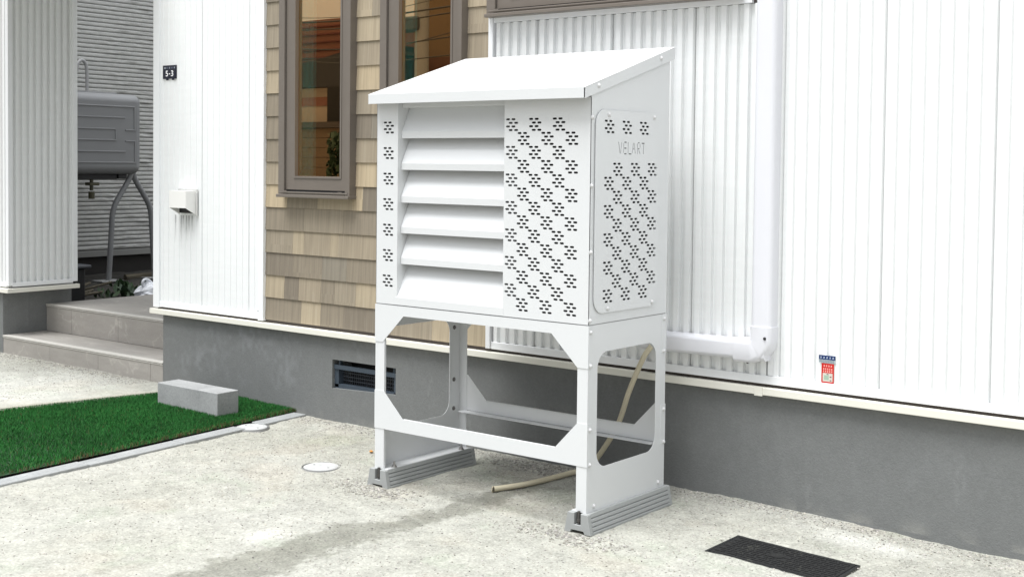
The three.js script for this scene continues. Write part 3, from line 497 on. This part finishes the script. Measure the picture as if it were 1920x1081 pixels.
    part('anchor_bolt', [rod([cx, .04, 4.193], [cx, .09, 4.193], .006), placedGeo(new THREE.CylinderGeometry(.011, .011, .01, 6), cx, .053, 4.193), box(cx - .016, cx + .016, .0351, .079, 4.203, 4.2046)], std(.1, .095, .09, .5, { metalness: .5 }), fb);
    if (nm === 'l') for (const d of [4.26, 4.74]) part('anchor_bolt', [rod([-4.045, .083, d], [-4.045, .112, d], .005), placedGeo(new THREE.CylinderGeometry(.010, .010, .009, 6), -4.045, .092, d), placedGeo(new THREE.CylinderGeometry(.014, .014, .003, 14), -4.045, .0872, d)], M.steel, fb);
  }
}

// ---------------------------------------------------------------- porch: flanking wall, steps, tiled floor
{
  const XS = -8.8, XB = -8.902, D1 = 5.648;
  const p = thing('porch_wall', 'short white ribbed wall on a grey base at the left of the porch steps', 'wall', -9.1, 0, 5.4);
  part('foundation', M.uvFix(box(-11.2, XB, -.12, .5, Zw, 5.669)), M.foundation, p);
  // wall core starts behind the ribs
  part('wall', box(-11.2, XS - .028, .51, 5, Zf + .012, D1 - .012), std(.6, .6, .6, .8), p);
  { const g = M.ribGeo(0, D1 - Zf - .06, .005, .572, 4.95, .021); // front at local depth; turn so that it faces +x
    const a = g.attributes.position; for (let i = 0; i < a.count; i++) { const lx = a.getX(i), dz = -a.getZ(i) - Zf; a.setXYZ(i, XS - dz, a.getY(i), -(Zf + .03 + lx)); } g.computeVertexNormals();
    part('siding_panel', g, M.siding, p);
    part('siding_panel', M.ribGeo(-9.25, XS - .014, -9.25, .572, 4.95), M.siding, p); part('siding_panel', M.ribGeo(-11.2, -9.25, -9.25 - .455 * 5, .572, 4.95), M.siding, p); }
  part('corner_trim', [rbox(XS - .03, XS + .008, .55, 4.95, Zf - .008, Zf + .03, .002)], M.whiteTrim, p);
  part('corner_trim', [rbox(XS - .03, XS + .008, .55, 4.95, D1 - .032, D1 + .006, .002)], M.whiteTrim, p);
  part('bottom_rail', [rbox(XS - .01, XS + .005, .541, .573, Zf + .031, D1 - .033, .002), rbox(-11.2, XS - .031, .541, .573, Zf - .005, Zf + .01, .002)], M.whiteTrim, p);
  part('base_trim', [rbox(-11.25, XS + .03, .498, .53, Zf - .03, Zf + .01, .003), rbox(XS - .02, XS + .03, .498, .53, Zf + .011, D1 + .012, .003)], M.trim, p, 'cream metal drip trim under the ribs');
  const cn = thing('porch_canopy', 'flat canopy over the porch steps, above the picture', 'canopy', -7.9, 3, 6.4);
  part('soffit', box(-8.79, -6.95, 2.95, 3.1, 4.1, 6.2), std(.5, .5, .49, .7), cn); part('parapet', box(-8.79, -7.02, 3.1, 3.3, 4.1, 4.14), M.siding, cn);
}
{
  const X0 = XBleft(), X1 = -6.934; function XBleft() { return -8.9; }
  const t = thing('porch_steps', 'two tiled porch steps in warm grey stone between the walls', 'steps', -7.9, 0, 5.3);
  part('core', [box(X0, X1, -.1, .16, Zw + .012, 7.6), box(X0, X1, .16, .368, 5.463, 7.6), box(-9.0, X0, -.1, .368, 5.68, 7.6)], M.grout, t);
  const tile = (x0, x1, y0, y1, d0, d1) => part('tile', rbox(x0 + .0012, x1 - .0012, y0, y1, d0, d1, .0015, 1), M.tile, t);
  const cuts = a => { const o = [X0, ...a.filter(v => v > X0 + .03 && v < X1 - .03), X1]; return o; };
  const c1 = cuts([-8.27, -7.67, -7.07]), c2 = cuts([-8.56, -7.96, -7.36]);
  for (let i = 0; i + 1 < c1.length; i++) { tile(c1[i], c1[i + 1], -.06, .152, Zw, Zw + .011); tile(c1[i], c1[i + 1], .1605, .172, Zw + .05, 5.449); }
  for (let i = 0; i + 1 < c2.length; i++) { tile(c2[i], c2[i + 1], .173, .358, 5.45, 5.461); tile(c2[i], c2[i + 1], .3685, .38, 5.50, 6.09); tile(c2[i], c2[i + 1], .3685, .38, 6.093, 6.69); tile(c2[i], c2[i + 1], .3685, .38, 6.693, 7.29); }
  const nose = std(.52, .5, .46, .6);
  for (const [y, d] of [[.172, Zw], [.38, 5.45]]) part('nosing', [rbox(X0, X1, y - .011, y + .0005, d - .006, d + .0485, .003), rbox(X0, X1, y - .02, y - .0135, d - .004, d + .01, .002)], nose, t);
}

// ---------------------------------------------------------------- turf strip, kerbs, step block
{
  const pos = [], idx = [], n = 40, m = 24; for (let j = 0; j <= n; j++) for (let i = 0; i <= m; i++) { const d = 1.6 + (Zw - 1.6) * j / n, a = Math.max(turfL(d), -6.95), b = turfR(d) - .012; pos.push(a + (b - a) * i / m, .016 + .012 * sm(1, .35, i / m) + .004 * fbm(i * .4, j * .4, 5), -d); }
  for (let j = 0; j < n; j++) for (let i = 0; i < m; i++) { const a = j * (m + 1) + i, b = a + 1, c = a + m + 1; idx.push(a, b, c, b, c + 1, c); }
  const g = new THREE.BufferGeometry(); g.setAttribute('position', new THREE.Float32BufferAttribute(pos, 3)); g.setIndex(idx); g.computeVertexNormals();
  structure('turf_base', g, std(.012, .04, .014, .9));
  const blade = new THREE.BufferGeometry(); blade.setAttribute('position', new THREE.Float32BufferAttribute([-.5, 0, 0, .5, 0, 0, -.38, .55, .12, .38, .55, .12, 0, 1, .42], 3)); blade.setIndex([0, 1, 2, 1, 3, 2, 2, 3, 4]); blade.computeVertexNormals();
  const N = 110000, im = new THREE.InstancedMesh(blade, new THREE.MeshStandardMaterial({ roughness: .95, side: THREE.DoubleSide }), N), col = new THREE.Color();
  for (let k = 0; k < N; k++) {
    const d = 2.0 + (Zw - 2.0) * Math.sqrt(rnd()), a = Math.max(turfL(d), -6.95), b = turfR(d) - .006, e = rnd(), x = a + (b - a) * e;
    const h = rr(.015, .027) * (.8 + .4 * fbm(x * 7, d * 7, 55)), w = rr(.0022, .0036), edge = b - x < .03;
    dummy.position.set(x, .016 + .012 * sm(1, .35, e), -d); dummy.scale.set(w, h, h * rr(.4, 1.3)); dummy.rotation.set(rr(-.35, .35), rr(0, 6.283), rr(-.35, .35)); dummy.updateMatrix(); im.setMatrixAt(k, dummy.matrix);
    const q = rnd(), v = .8 + .5 * (fbm(x * 5, d * 5, 65) - .3); if (q < .015 || (edge && q < .45)) col.setRGB(.12 * v, .085 * v, .035 * v); else if (q < .4) col.setRGB(.011 * v, .104 * v, .015 * v); else if (q < .85) col.setRGB(.016 * v, .148 * v, .02 * v); else col.setRGB(.035 * v, .175 * v, .032 * v); im.setColorAt(k, col);
  }
  im.name = 'artificial_turf'; im.castShadow = im.receiveShadow = true; tag(im, 'vivid green artificial turf strip in front of the house', 'turf'); im.userData.kind = 'stuff'; scene.add(im);
}
{ // right kerb: grey concrete edging lengths along the turf
  const kx = d => -5.362 - (d - 3.05) * .0845, ang = -Math.atan(.08);
  const spots = []; for (let d = 1.75; d < 4.5; d += .598) spots.push([d, Math.min(d + .595, 4.585)]); spots.push([4.725, 5.075]);
  spots.forEach(([a, b], i) => {
    const L = b - a; if (L < .05) return; const g = new RoundedBoxGeometry(.098, .1, L, 2, .006); const m = new THREE.Mesh(metreUV(clean(g)), M.paleConcrete); m.castShadow = m.receiveShadow = true; m.name = numbered('kerb_stone');
    const mid = (a + b) / 2; m.position.set(kx(mid) - .055, -.036 + rr(-.002, .002), -mid); m.rotation.y = Math.atan(.0845) + rr(-.004, .004); scene.add(m);
    const last = i === spots.length - 1;
    tag(m, last ? 'short pale concrete kerb piece between the round cover and the house foundation' : ['nearest kerb stone of the turf edging, mostly below the picture', 'second nearest kerb stone of the turf edging, below the picture corner', 'pale kerb stone at the left border of the picture along the turf', 'middle pale kerb stone of the turf edging, beside the rust brown leaf', 'pale kerb stone of the turf edging ending at the round cover'][i], 'kerb', 'kerb stones along the front edge of the turf');
  });
  const len = Math.hypot(3.3, 3.3 * .247), g = new RoundedBoxGeometry(.045, .08, len, 2, .006), m = new THREE.Mesh(metreUV(clean(g)), new THREE.MeshStandardMaterial({ map: concreteTex, color: C(1.25, 1.2, 1.02), roughness: .9 })); m.name = numbered('edging_strip'); m.castShadow = m.receiveShadow = true;
  const mid = 3.3; m.position.set(turfL(mid) - .045, .005, -mid); m.rotation.y = -Math.atan(.247); scene.add(m); tag(m, 'narrow cream edging strip along the far side of the turf', 'edging');
}
{
  const g = new RoundedBoxGeometry(.565, .142, .155, 2, .004); g.translate(-6.098, .091, -4.722);
  lone('concrete_block', metreUV(clean(g)), new THREE.MeshStandardMaterial({ map: concreteTex, color: C(1.1, 1.12, 1.13), roughness: .9, bumpMap: grain, bumpScale: .0004 }), 'grey concrete step block on the turf against the foundation', 'block');
}
// round drain caps, lid, leaf
{
  const cap = (x, d, y, label) => { const t = thing('inspection_cover', label, 'inspection cover', x, y - .006, d);
    part('disc', placedGeo(new THREE.LatheGeometry([[0, .012], [.07, .0125], [.074, .011], [.077, .011], [.081, .0125], [.088, .010], [.091, -.02]].map(p => new THREE.Vector2(...p)), 48), x, y - .006, d), M.cap, t);
    part('rim', placedGeo(new THREE.LatheGeometry([[.0915, -.02], [.0918, .006], [.097, .005], [.1, -.02]].map(p => new THREE.Vector2(...p)), 48), x, y, d), M.concrete, t);
    part('finger_hole', [placedGeo(new THREE.CylinderGeometry(.005, .005, .002, 10), x - .05, y + .0065, d), placedGeo(new THREE.CylinderGeometry(.005, .005, .002, 10), x + .05, y + .0065, d)], std(.12, .12, .12, .8), t); return t; };
  cap(-5.522, 4.653, .003, 'pale round inspection cover set in the kerb line beside the turf');
  cap(-4.565, 4.286, -.004, 'pale round inspection cover alone in the gravel left of the housing');
  const lidTex = colourTex(512, 256, (u, v) => { const dust = sm(.6, .8, fbm(u * 9, v * 6, 401)) * sm(.45, .75, vnoise(u * 60, v * 40, 402)) * .5 + sm(.09, .03, Math.hypot((u - .45) * 1.6, v - .5)) * sm(.35, .6, vnoise(u * 40, v * 30, 404)) * .6, sp = sm(.95, 1, hash(Math.floor(u * 256), Math.floor(v * 128), 405)) * .15, k = Math.min(1, dust + sp); return [.004 + .06 * k, .0045 + .06 * k, .0045 + .048 * k]; });
  const y = -.006, t = thing('meter_box_lid', 'black ribbed plastic box lid set in the ground at the lower right', 'box lid', -2.17, y, 4.455), lm = new THREE.MeshStandardMaterial({ map: lidTex, roughness: .9 });
  const lid = rbox(-2.42, -1.92, -.04, y + .006, 4.335, 4.585, .006); { const p = lid.attributes.position, uv = lid.attributes.uv; for (let i = 0; i < p.count; i++) uv.setXY(i, (p.getX(i) + 2.42) / .5, (-p.getZ(i) - 4.335) / .25); }
  part('lid', lid, lm, t);
  const ribs = []; for (let j = 0; j < 11; j++) for (let i = 0; i < 9; i++) { const x = -2.405 + i * .0535 + (j & 1) * .02, d = 4.35 + j * .0205; if (Math.hypot(x + .02 + 2.19, d - 4.46) < .035) continue; ribs.push(box(x, Math.min(x + .042, -1.93), y + .006, y + .0085, d, d + .009)); }
  ribs.forEach(g => { const p = g.attributes.position, uv = g.attributes.uv; for (let i = 0; i < p.count; i++) uv.setXY(i, (p.getX(i) + 2.42) / .5, (-p.getZ(i) - 4.335) / .25); });
  part('tread_pattern', ribs, lm, t).userData.kind = 'stuff';
  part('emblem', placedGeo(new THREE.CylinderGeometry(.03, .03, .004, 28), -2.19, y + .007, 4.46), lm, t);
  part('frame', [box(-2.432, -2.422, -.04, y + .003, 4.323, 4.597), box(-1.918, -1.908, -.04, y + .003, 4.323, 4.597), box(-2.422, -1.918, -.04, y + .003, 4.323, 4.333), box(-2.422, -1.918, -.04, y + .003, 4.587, 4.597)], M.black, t);
  t.rotation.z = -.033; t.position.y -= .0065;
  const leaf = (x, d, yy, s, rot, label) => { const sh = new THREE.Shape(); sh.moveTo(0, -1); sh.bezierCurveTo(.7, -.5, .6, .5, 0, 1.1); sh.bezierCurveTo(-.6, .5, -.7, -.5, 0, -1); const g = new THREE.ExtrudeGeometry(sh, { depth: .06, bevelEnabled: false, curveSegments: 6 }); const p = g.attributes.position; for (let i = 0; i < p.count; i++) p.setZ(i, p.getZ(i) + .35 * p.getX(i) ** 2 + .15 * p.getY(i) ** 2); g.computeVertexNormals(); g.scale(s, s, s); g.rotateX(-Math.PI / 2); g.rotateY(rot); g.translate(x, yy, -d); lone('fallen_leaf', clean(g), std(.5, .22, .05, .7), label, 'leaf'); };
  leaf(-4.59, 4.66, .006, .02, .8, 'single orange dead leaf lying on the gravel left of the housing');
  leaf(-5.63, 4.11, .012, .022, 1.9, 'rust brown dead leaf at the turf edge by the kerb');
}

// ---------------------------------------------------------------- side yard beyond the porch: soil, neighbour's wall, tank, bin, litter
{
  const soil = colourTex(256, 256, (u, v) => { const b = .022 + .024 * (vnoise(u * 40, v * 40, 501, 40, 40) - .5); return [b * 1.1, b, b * .8]; });
  const g = new THREE.PlaneGeometry(3.0, 6, 60, 120); g.rotateX(-Math.PI / 2); const p = g.attributes.position; for (let i = 0; i < p.count; i++) p.setY(i, .25 + .055 * sm(.2, -.35, p.getX(i)) + .04 * (fbm(p.getX(i) * 5, p.getZ(i) * 5, 503) - .5)); g.computeVertexNormals(); g.translate(-10.5, 0, -8.7);
  structure('soil', metreUV(g), new THREE.MeshStandardMaterial({ map: soil, roughness: 1 }));
  structure('terrace_edge', box(-11.6, -9.0, -.1, .235, 5.7, 5.75), M.concrete);
  const XN = -11.6, nb = thing('neighbour_house', 'grey brick-textured neighbouring house wall seen past the porch', 'house', XN, 0, 8.5);
  part('foundation', box(-12, XN - .03, -.1, .5, 4, 16), std(.022, .02, .018, .9), nb);
  part('base_trim', rbox(-12, XN + .02, .488, .55, 4, 16, .004), std(.2, .2, .19, .6), nb);
  part('wall', box(-12.1, XN - .012, .55, 5, 4, 16), std(.12, .12, .115, .9), nb);
  const stone = colourTex(512, 512, (u, v) => { const b = .46 + .14 * (fbm(u * 24, v * 60, 511) - .5) + .06 * (vnoise(u * 200, v * 200, 512) - .5); return [b * 1.0, b, b * .965]; });
  const cm = new THREE.MeshStandardMaterial({ map: stone, roughness: .9 });
  const variants = [0, 1, 2, 3, 4, 5].map(k => { const n = 110, rows = [0, .005, .016, .028, .038, .041], pos = [], uv = [], idx = [], L = 4.2; for (let j = 0; j < rows.length; j++) for (let i = 0; i <= n; i++) { const a = L * i / n, edge = j === 0 || j === rows.length - 1, bumpy = sm(.48, .75, vnoise(a * 5, 1, 520 + k)) * .024; pos.push(edge ? -.012 : -.002 + .003 * vnoise(a * 14, rows[j] * 60, 530 + k) + bumpy * (vnoise(a * 20, rows[j] * 90, 540 + k) - .35), rows[j] + (edge ? 0 : .0015 * (vnoise(a * 9, j, 550 + k) - .5)), -a); uv.push(a + k * .3, rows[j] + k * .4); } for (let j = 0; j + 1 < rows.length; j++) for (let i = 0; i < n; i++) { const a = j * (n + 1) + i, b = a + 1, c = a + n + 1; idx.push(a, b, c, b, c + 1, c); } const q = new THREE.BufferGeometry(); q.setAttribute('position', new THREE.Float32BufferAttribute(pos, 3)); q.setAttribute('uv', new THREE.Float32BufferAttribute(uv, 2)); q.setIndex(idx); q.computeVertexNormals(); return q; });
  for (let k = 0; k < 72; k++) placed('brick_course', variants[(k * 5 + Math.floor(k / 6)) % 6], cm, nb, XN, .562 + k * .0456, 5.4 + (k * 37 % 11) * .02);
  part('roof', box(-12.4, XN + .3, 5, 5.15, 3.7, 16.3), std(.1, .1, .1, .8), nb);

  // fuel tank on splayed legs
  const tk = thing('fuel_tank', 'grey outdoor fuel tank with embossed ribs on splayed tube legs', 'fuel tank', -11.05, .25, 6.75);
  const body = new RoundedBoxGeometry(.66, .79, 1.9, 6, .085); body.translate(-11.05, 1.755, -6.68); part('tank_body', clean(body), M.tankGrey, tk);
  part('seam_flange', rbox(-11.06, -11.04, 1.345, 2.165, 5.71, 7.645, .008), M.tankGrey, tk);
  const zz = X => 6.796 + X * .001154, yy = Y => 2.2555 - Y * .000985, FX = -10.722, w = .014;
  const bar = (a, b, c, d) => rbox(FX - .02, FX + .010, Math.min(yy(b), yy(d)) - w / 2, Math.max(yy(b), yy(d)) + w / 2, Math.min(zz(a), zz(c)) - w / 2, Math.max(zz(a), zz(c)) + w / 2, .004);
  for (const l of [[[-300, 235, 628, 235], [634, 247, 634, 455], [548, 467, 634, 467]], [[-300, 345, 535, 345]], [[-300, 460, 435, 460], [448, 472, 448, 558], [-300, 570, 448, 570]], [[550, 577, 634, 577], [640, 589, 640, 780], [-300, 792, 640, 792]], [[-300, 683, 540, 683]]]) part('embossed_rib', l.map(q => bar(...q)), M.tankGrey, tk);
  part('top_cap', [rbox(-11.3, -10.85, 2.145, 2.165, 6.4, 7.42, .008)], M.tankGrey, tk);
  part('vent_pipe', tube([[-10.98, 2.1, 7.165], [-10.98, 2.36, 7.165], [-10.98, 2.44, 7.15], [-10.98, 2.47, 7.11], [-10.98, 2.44, 7.07], [-10.98, 2.36, 7.055]], .017, 40), std(.3, .3, .3, .5), tk);
  for (const [z0, sd] of [[7.57, -1], [7.57, 1], [5.9, -1], [5.9, 1]]) {
    const LX = -10.82, lg = part('leg', tube([[LX, 1.40, z0], [LX, 1.32, z0 + sd * .03], [LX, 1.06, z0 + sd * .195], [LX, .96, z0 + sd * .225], [LX, .82, z0 + sd * .235], [LX, .31, z0 + sd * .27]], .027, 40, 12), M.tankGrey, tk);
    part('foot_plate', rbox(LX - .09, LX + .09, .306, .318, z0 + sd * .27 - .13, z0 + sd * .27 + .11, .003), std(.3, .3, .3, .5), lg);
  }
  part('support_frame', [rbox(-11.3, -10.8, 1.315, 1.36, 7.4, 7.5, .006), rbox(-11.3, -10.8, 1.315, 1.36, 5.9, 6.0, .006), rbox(-10.86, -10.82, 1.31, 1.36, 6.0, 7.4, .006)], std(.02, .02, .022, .6), tk);
  part('drain_valve', [rod([-10.85, 1.37, 7.13], [-10.85, 1.2, 7.13], .018), rbox(-10.89, -10.80, 1.25, 1.28, 7.08, 7.19, .008), rod([-10.85, 1.19, 7.13], [-10.85, 1.12, 7.13], .03)], std(.05, .045, .02, .4), tk);

  // bin
  const bn = thing('storage_bin', 'black plastic bin with a grey lid behind the porch edge', 'bin', -9.75, .25, 5.95);
  part('body', rbox(-10.0, -9.52, .25, .575, 5.72, 6.2, .02), std(.008, .008, .009, .6), bn); part('lid', rbox(-10.03, -9.49, .575, .605, 5.69, 6.24, .012), std(.06, .065, .075, .4), bn);
  // log and sticks
  const bark = new THREE.MeshStandardMaterial({ map: colourTex(256, 256, (u, v) => { const b = .10 + .13 * (fbm(u * 20, v * 6, 601) - .4); return [b * 1.15, b, b * .7]; }), roughness: .95, bumpMap: grain, bumpScale: .006 });
  const log = rod([-10.92, .315, 7.56], [-10.8, .345, 8.9], .037, 12); lone('log', log, bark, 'rough brown log lying on the soil against the neighbouring wall', 'log');
  const sticks = [[[-9.95, .30, 6.35], [-10.15, .31, 6.68], .012], [[-9.85, .305, 6.33], [-9.9, .315, 6.62], .014], [[-10.3, .28, 6.55], [-10.25, .36, 6.95], .011], [[-10.0, .33, 6.3], [-10.3, .36, 6.75], .012]];
  sticks.forEach(([a, b, r], i) => lone('stick', rod(a, b, r, 7), bark, ['dry stick reaching from the bin to the weeds, the thickest lying one', 'short dry stick nearest the porch edge beside the bin', 'dry stick propped upward against the weeds', 'long dry stick lying highest on the litter beside the bin'][i], 'stick', 'dry sticks on the soil beside the bin'));
  // weeds
  const leafM = [std(.022, .055, .016, .6, { side: THREE.DoubleSide }), std(.014, .036, .012, .6, { side: THREE.DoubleSide }), std(.035, .065, .025, .6, { side: THREE.DoubleSide })];
  const lf = new THREE.BufferGeometry(); lf.setAttribute('position', new THREE.Float32BufferAttribute([0, 0, 0, -.28, .35, .05, .28, .35, .05, -.24, .7, .0, .24, .7, .0, 0, 1, -.12], 3)); lf.setIndex([0, 2, 1, 1, 2, 3, 2, 4, 3, 3, 4, 5]); lf.computeVertexNormals();
  const weed = (x, d, n, s, label) => { const t = thing('weed', label, 'plant', x, .25, d, 'weeds on the soil under the tank'); for (let k = 0; k < n; k++) { const m = placed('leaf', lf, leafM[k % 3], t, x + rr(-.08, .08) * s, .25 + rr(0, .05), d + rr(-.08, .08) * s, [rr(.2, 1.1), rr(0, 6.28), rr(-.4, .4)]); m.rotation.order = 'YXZ'; const q = rr(.06, .125) * s; m.scale.set(q, q, q); } };
  for (const [x, d, n, s, label] of [[-9.85, 6.62, 16, .8, 'green broad-leaved weed beside the dry sticks'], [-9.75, 6.78, 18, .95, 'largest green weed close behind the porch edge'], [-10.05, 6.9, 16, .9, 'green weed just below the foot plate of the tank leg'], [-10.3, 7.1, 16, 1, 'dark green weed farthest back near the neighbouring wall'], [-10.1, 7.2, 14, .9, 'green weed between the log and the plastic bag'], [-9.6, 6.68, 10, .6, 'small low weed at the very edge of the porch tiles']]) weed(x, d, n, s, label);
  // plastic bag: a crumpled lump with a knotted handle
  const bt = thing('plastic_bag', 'crumpled white plastic bag on the soil behind the porch edge', 'plastic bag', -9.35, .25, 6.75), bm = std(.78, .8, .84, .4, { side: THREE.DoubleSide });
  const s = new THREE.IcosahedronGeometry(1, 5), sp = s.attributes.position; for (let i = 0; i < sp.count; i++) { const x = sp.getX(i), y = sp.getY(i), z = sp.getZ(i), k = 1 + .3 * (Math.abs(fbm(x * 2.2 + 9, y * 2.2 + z * 2.5, 611) - .5) * 2 - .3) + .16 * (Math.abs(vnoise(x * 6 + 3, y * 6 - z * 5, 613) - .5) * 2 - .4); sp.setXYZ(i, x * k * .14, Math.max(-.02, y * k * .11 + .05), z * k * .19); } s.computeVertexNormals();
  part('bag', placedGeo(s, -9.36, .27, 6.78), bm, bt);
  part('handle', [tube([[-9.36, .36, 6.69], [-9.34, .43, 6.64], [-9.35, .46, 6.67], [-9.37, .44, 6.74], [-9.38, .37, 6.8]], .012, 24, 6), tube([[-9.37, .36, 6.72], [-9.33, .41, 6.70], [-9.35, .42, 6.78], [-9.4, .36, 6.86]], .012, 24, 6)], bm, bt);
}

// ---------------------------------------------------------------- across the street, seen mirrored in the windows
{
  const at = (x, y, T) => { const k = (10.12 + T) / 18.12; return [x * k, 1.5 + (y - 1.5) * k, -T]; };
  const cw = (name, x0, x1, y0, y1, T, th, m, parent) => { const a = at(x0, y0, T), b = at(x1, y1, T); return part(name, box(a[0], b[0], a[1], b[1], -T - th, -T), m, parent); };
  const dh = thing('dark_roofed_house', 'dark roofed house across the street, mirrored in the left window', 'house', -20, 0, -8.5);
  part('wall', box(-24, -18.0, 0, 3.25, -12, -8.2), std(.44, .36, .28, .8), dh);
  { const sh = [[-24, 3.05], [-17.6, 3.05], [-17.6, 3.86], [-18.8, 3.72], [-19.6, 3.58], [-24, 3.4]]; part('roof', plate('front', -12.4, 4.5, sh), std(.02, .02, .022, .7), dh); }
  part('post', box(-19.24, -19.1, 2.4, 3.1, -8.2, -8.1), std(.18, .22, .32, .6), dh); part('carport', box(-19.1, -17.9, 0, 3.05, -8.15, -7.9), std(.012, .011, .01, .9), dh);
  part('band', box(-21, -19.24, 2.68, 2.86, -8.2, -8.17), std(.26, .11, .075, .7), dh);
  const bwl = thing('block_wall', 'brown block garden wall across the street, mirrored in the left window', 'wall', -20, 0, -7.7);
  for (let r = 0; r < 11; r++) part('block_course', box(-25, -17.2, r * .2, r * .2 + .192, -7.9, -7.7 + (r % 2) * .004), std(.13, .09, .055, .9), bwl);
  part('coping', box(-25, -17.2, 2.2, 2.32, -7.95, -7.62), std(.06, .05, .045, .9), bwl);
  const rb = thing('red_building', 'tall rust red slatted building across the street, mirrored in the left window', 'building', -21, 0, -13);
  part('wall', box(-27, -20.35, 0, 4.75, -14, -9.9), std(.19, .075, .045, .7), rb); for (let k = 0; k < 10; k++) part('slat', box(-27, -20.34, 3.0 + k * .175, 3.03 + k * .175, -9.9, -9.86), std(.12, .03, .02, .7), rb);
  const tb = thing('ochre_building', 'tall ochre building across the street, mirrored in the right window', 'building', -14, 0, -10);
  part('wall', box(-16.78, -11.5, 0, 9, -14, -8), std(.16, .105, .055, .8), tb); part('plinth', box(-16.8, -11.5, 0, 3.52, -8.0, -7.95), std(.11, .05, .03, .8), tb);
  const sd = thing('dark_shed', 'dark shed across the street, mirrored in the right window', 'shed', -17, 0, -7.5); part('wall', box(-17.1, -16.18, 0, 3.5, -7.6, -7.0), std(.012, .012, .012, .8), sd); part('roof', box(-17.15, -16.1, 3.5, 3.56, -7.65, -6.95), std(.05, .05, .05, .6), sd);
  const pole = thing('utility_pole', 'utility pole with a transformer across the street, mirrored in the right window', 'utility pole', -15.3, 0, -6);
  part('pole', rod([-15.3, 0, -6.6], [-15.3, 9, -6.6], .13), std(.25, .25, .24, .8), pole); part('transformer', rbox(-16.0, -15.25, 3.85, 4.1, -6.75, -6.35, .05), std(.05, .05, .05, .6), pole);
  const wires = [[4.55, 4.5, .016], [4.42, 4.4, .012], [4.1, 3.95, .012], [3.95, 3.6, .01], [4.75, 4.8, .006], [3.85, 4.15, .008]];
  wires.forEach(([ya, yb, r], i) => { const T = 5.5, a = at(-22.5, ya, T), b = at(-15.2, yb, T), mid = [(a[0] + b[0]) / 2, (a[1] + b[1]) / 2 - .12 - .03 * i, 0]; lone('power_cable', tube([[a[0], a[1], -T - i * .05], [mid[0], mid[1], -T - i * .05], [b[0], b[1], -T - i * .05]], r, 30, 6), M.black, ['thickest black power cable mirrored near the top of the windows', 'black power cable running just below the thickest one in the mirror image', 'sagging black power cable mirrored across the red building', 'lowest steep black power cable mirrored across the red building', 'thin topmost black power cable mirrored against the sky', 'thin black power cable rising to the right in the mirror image'][i], 'cable', 'power cables mirrored in the windows'); });
  const sh = thing('street_shrub', 'dark shrub by the block wall, mirrored in the left window', 'shrub', -18.4, 0, -6.9), leaves = [];
  for (let k = 0; k < 420; k++) { const q = new THREE.PlaneGeometry(.07, .13); q.rotateX(rr(-1.2, 1.2)); q.rotateY(rr(0, 6.28)); const a = rr(0, 6.28), e = Math.cbrt(rnd()), r = .3 * e; q.translate(-17.58 + Math.cos(a) * r, .7 + rr(0, 1.35), 6.9 + Math.sin(a) * r); leaves.push(clean(q)); }
  part('crown', leaves, std(.02, .045, .02, .8, { side: THREE.DoubleSide }), sh); part('stem', rod([-17.58, 0, -6.9], [-17.58, 1.4, -6.9], .03), M.brownDark, sh);
}
renderer.render(scene, camera);
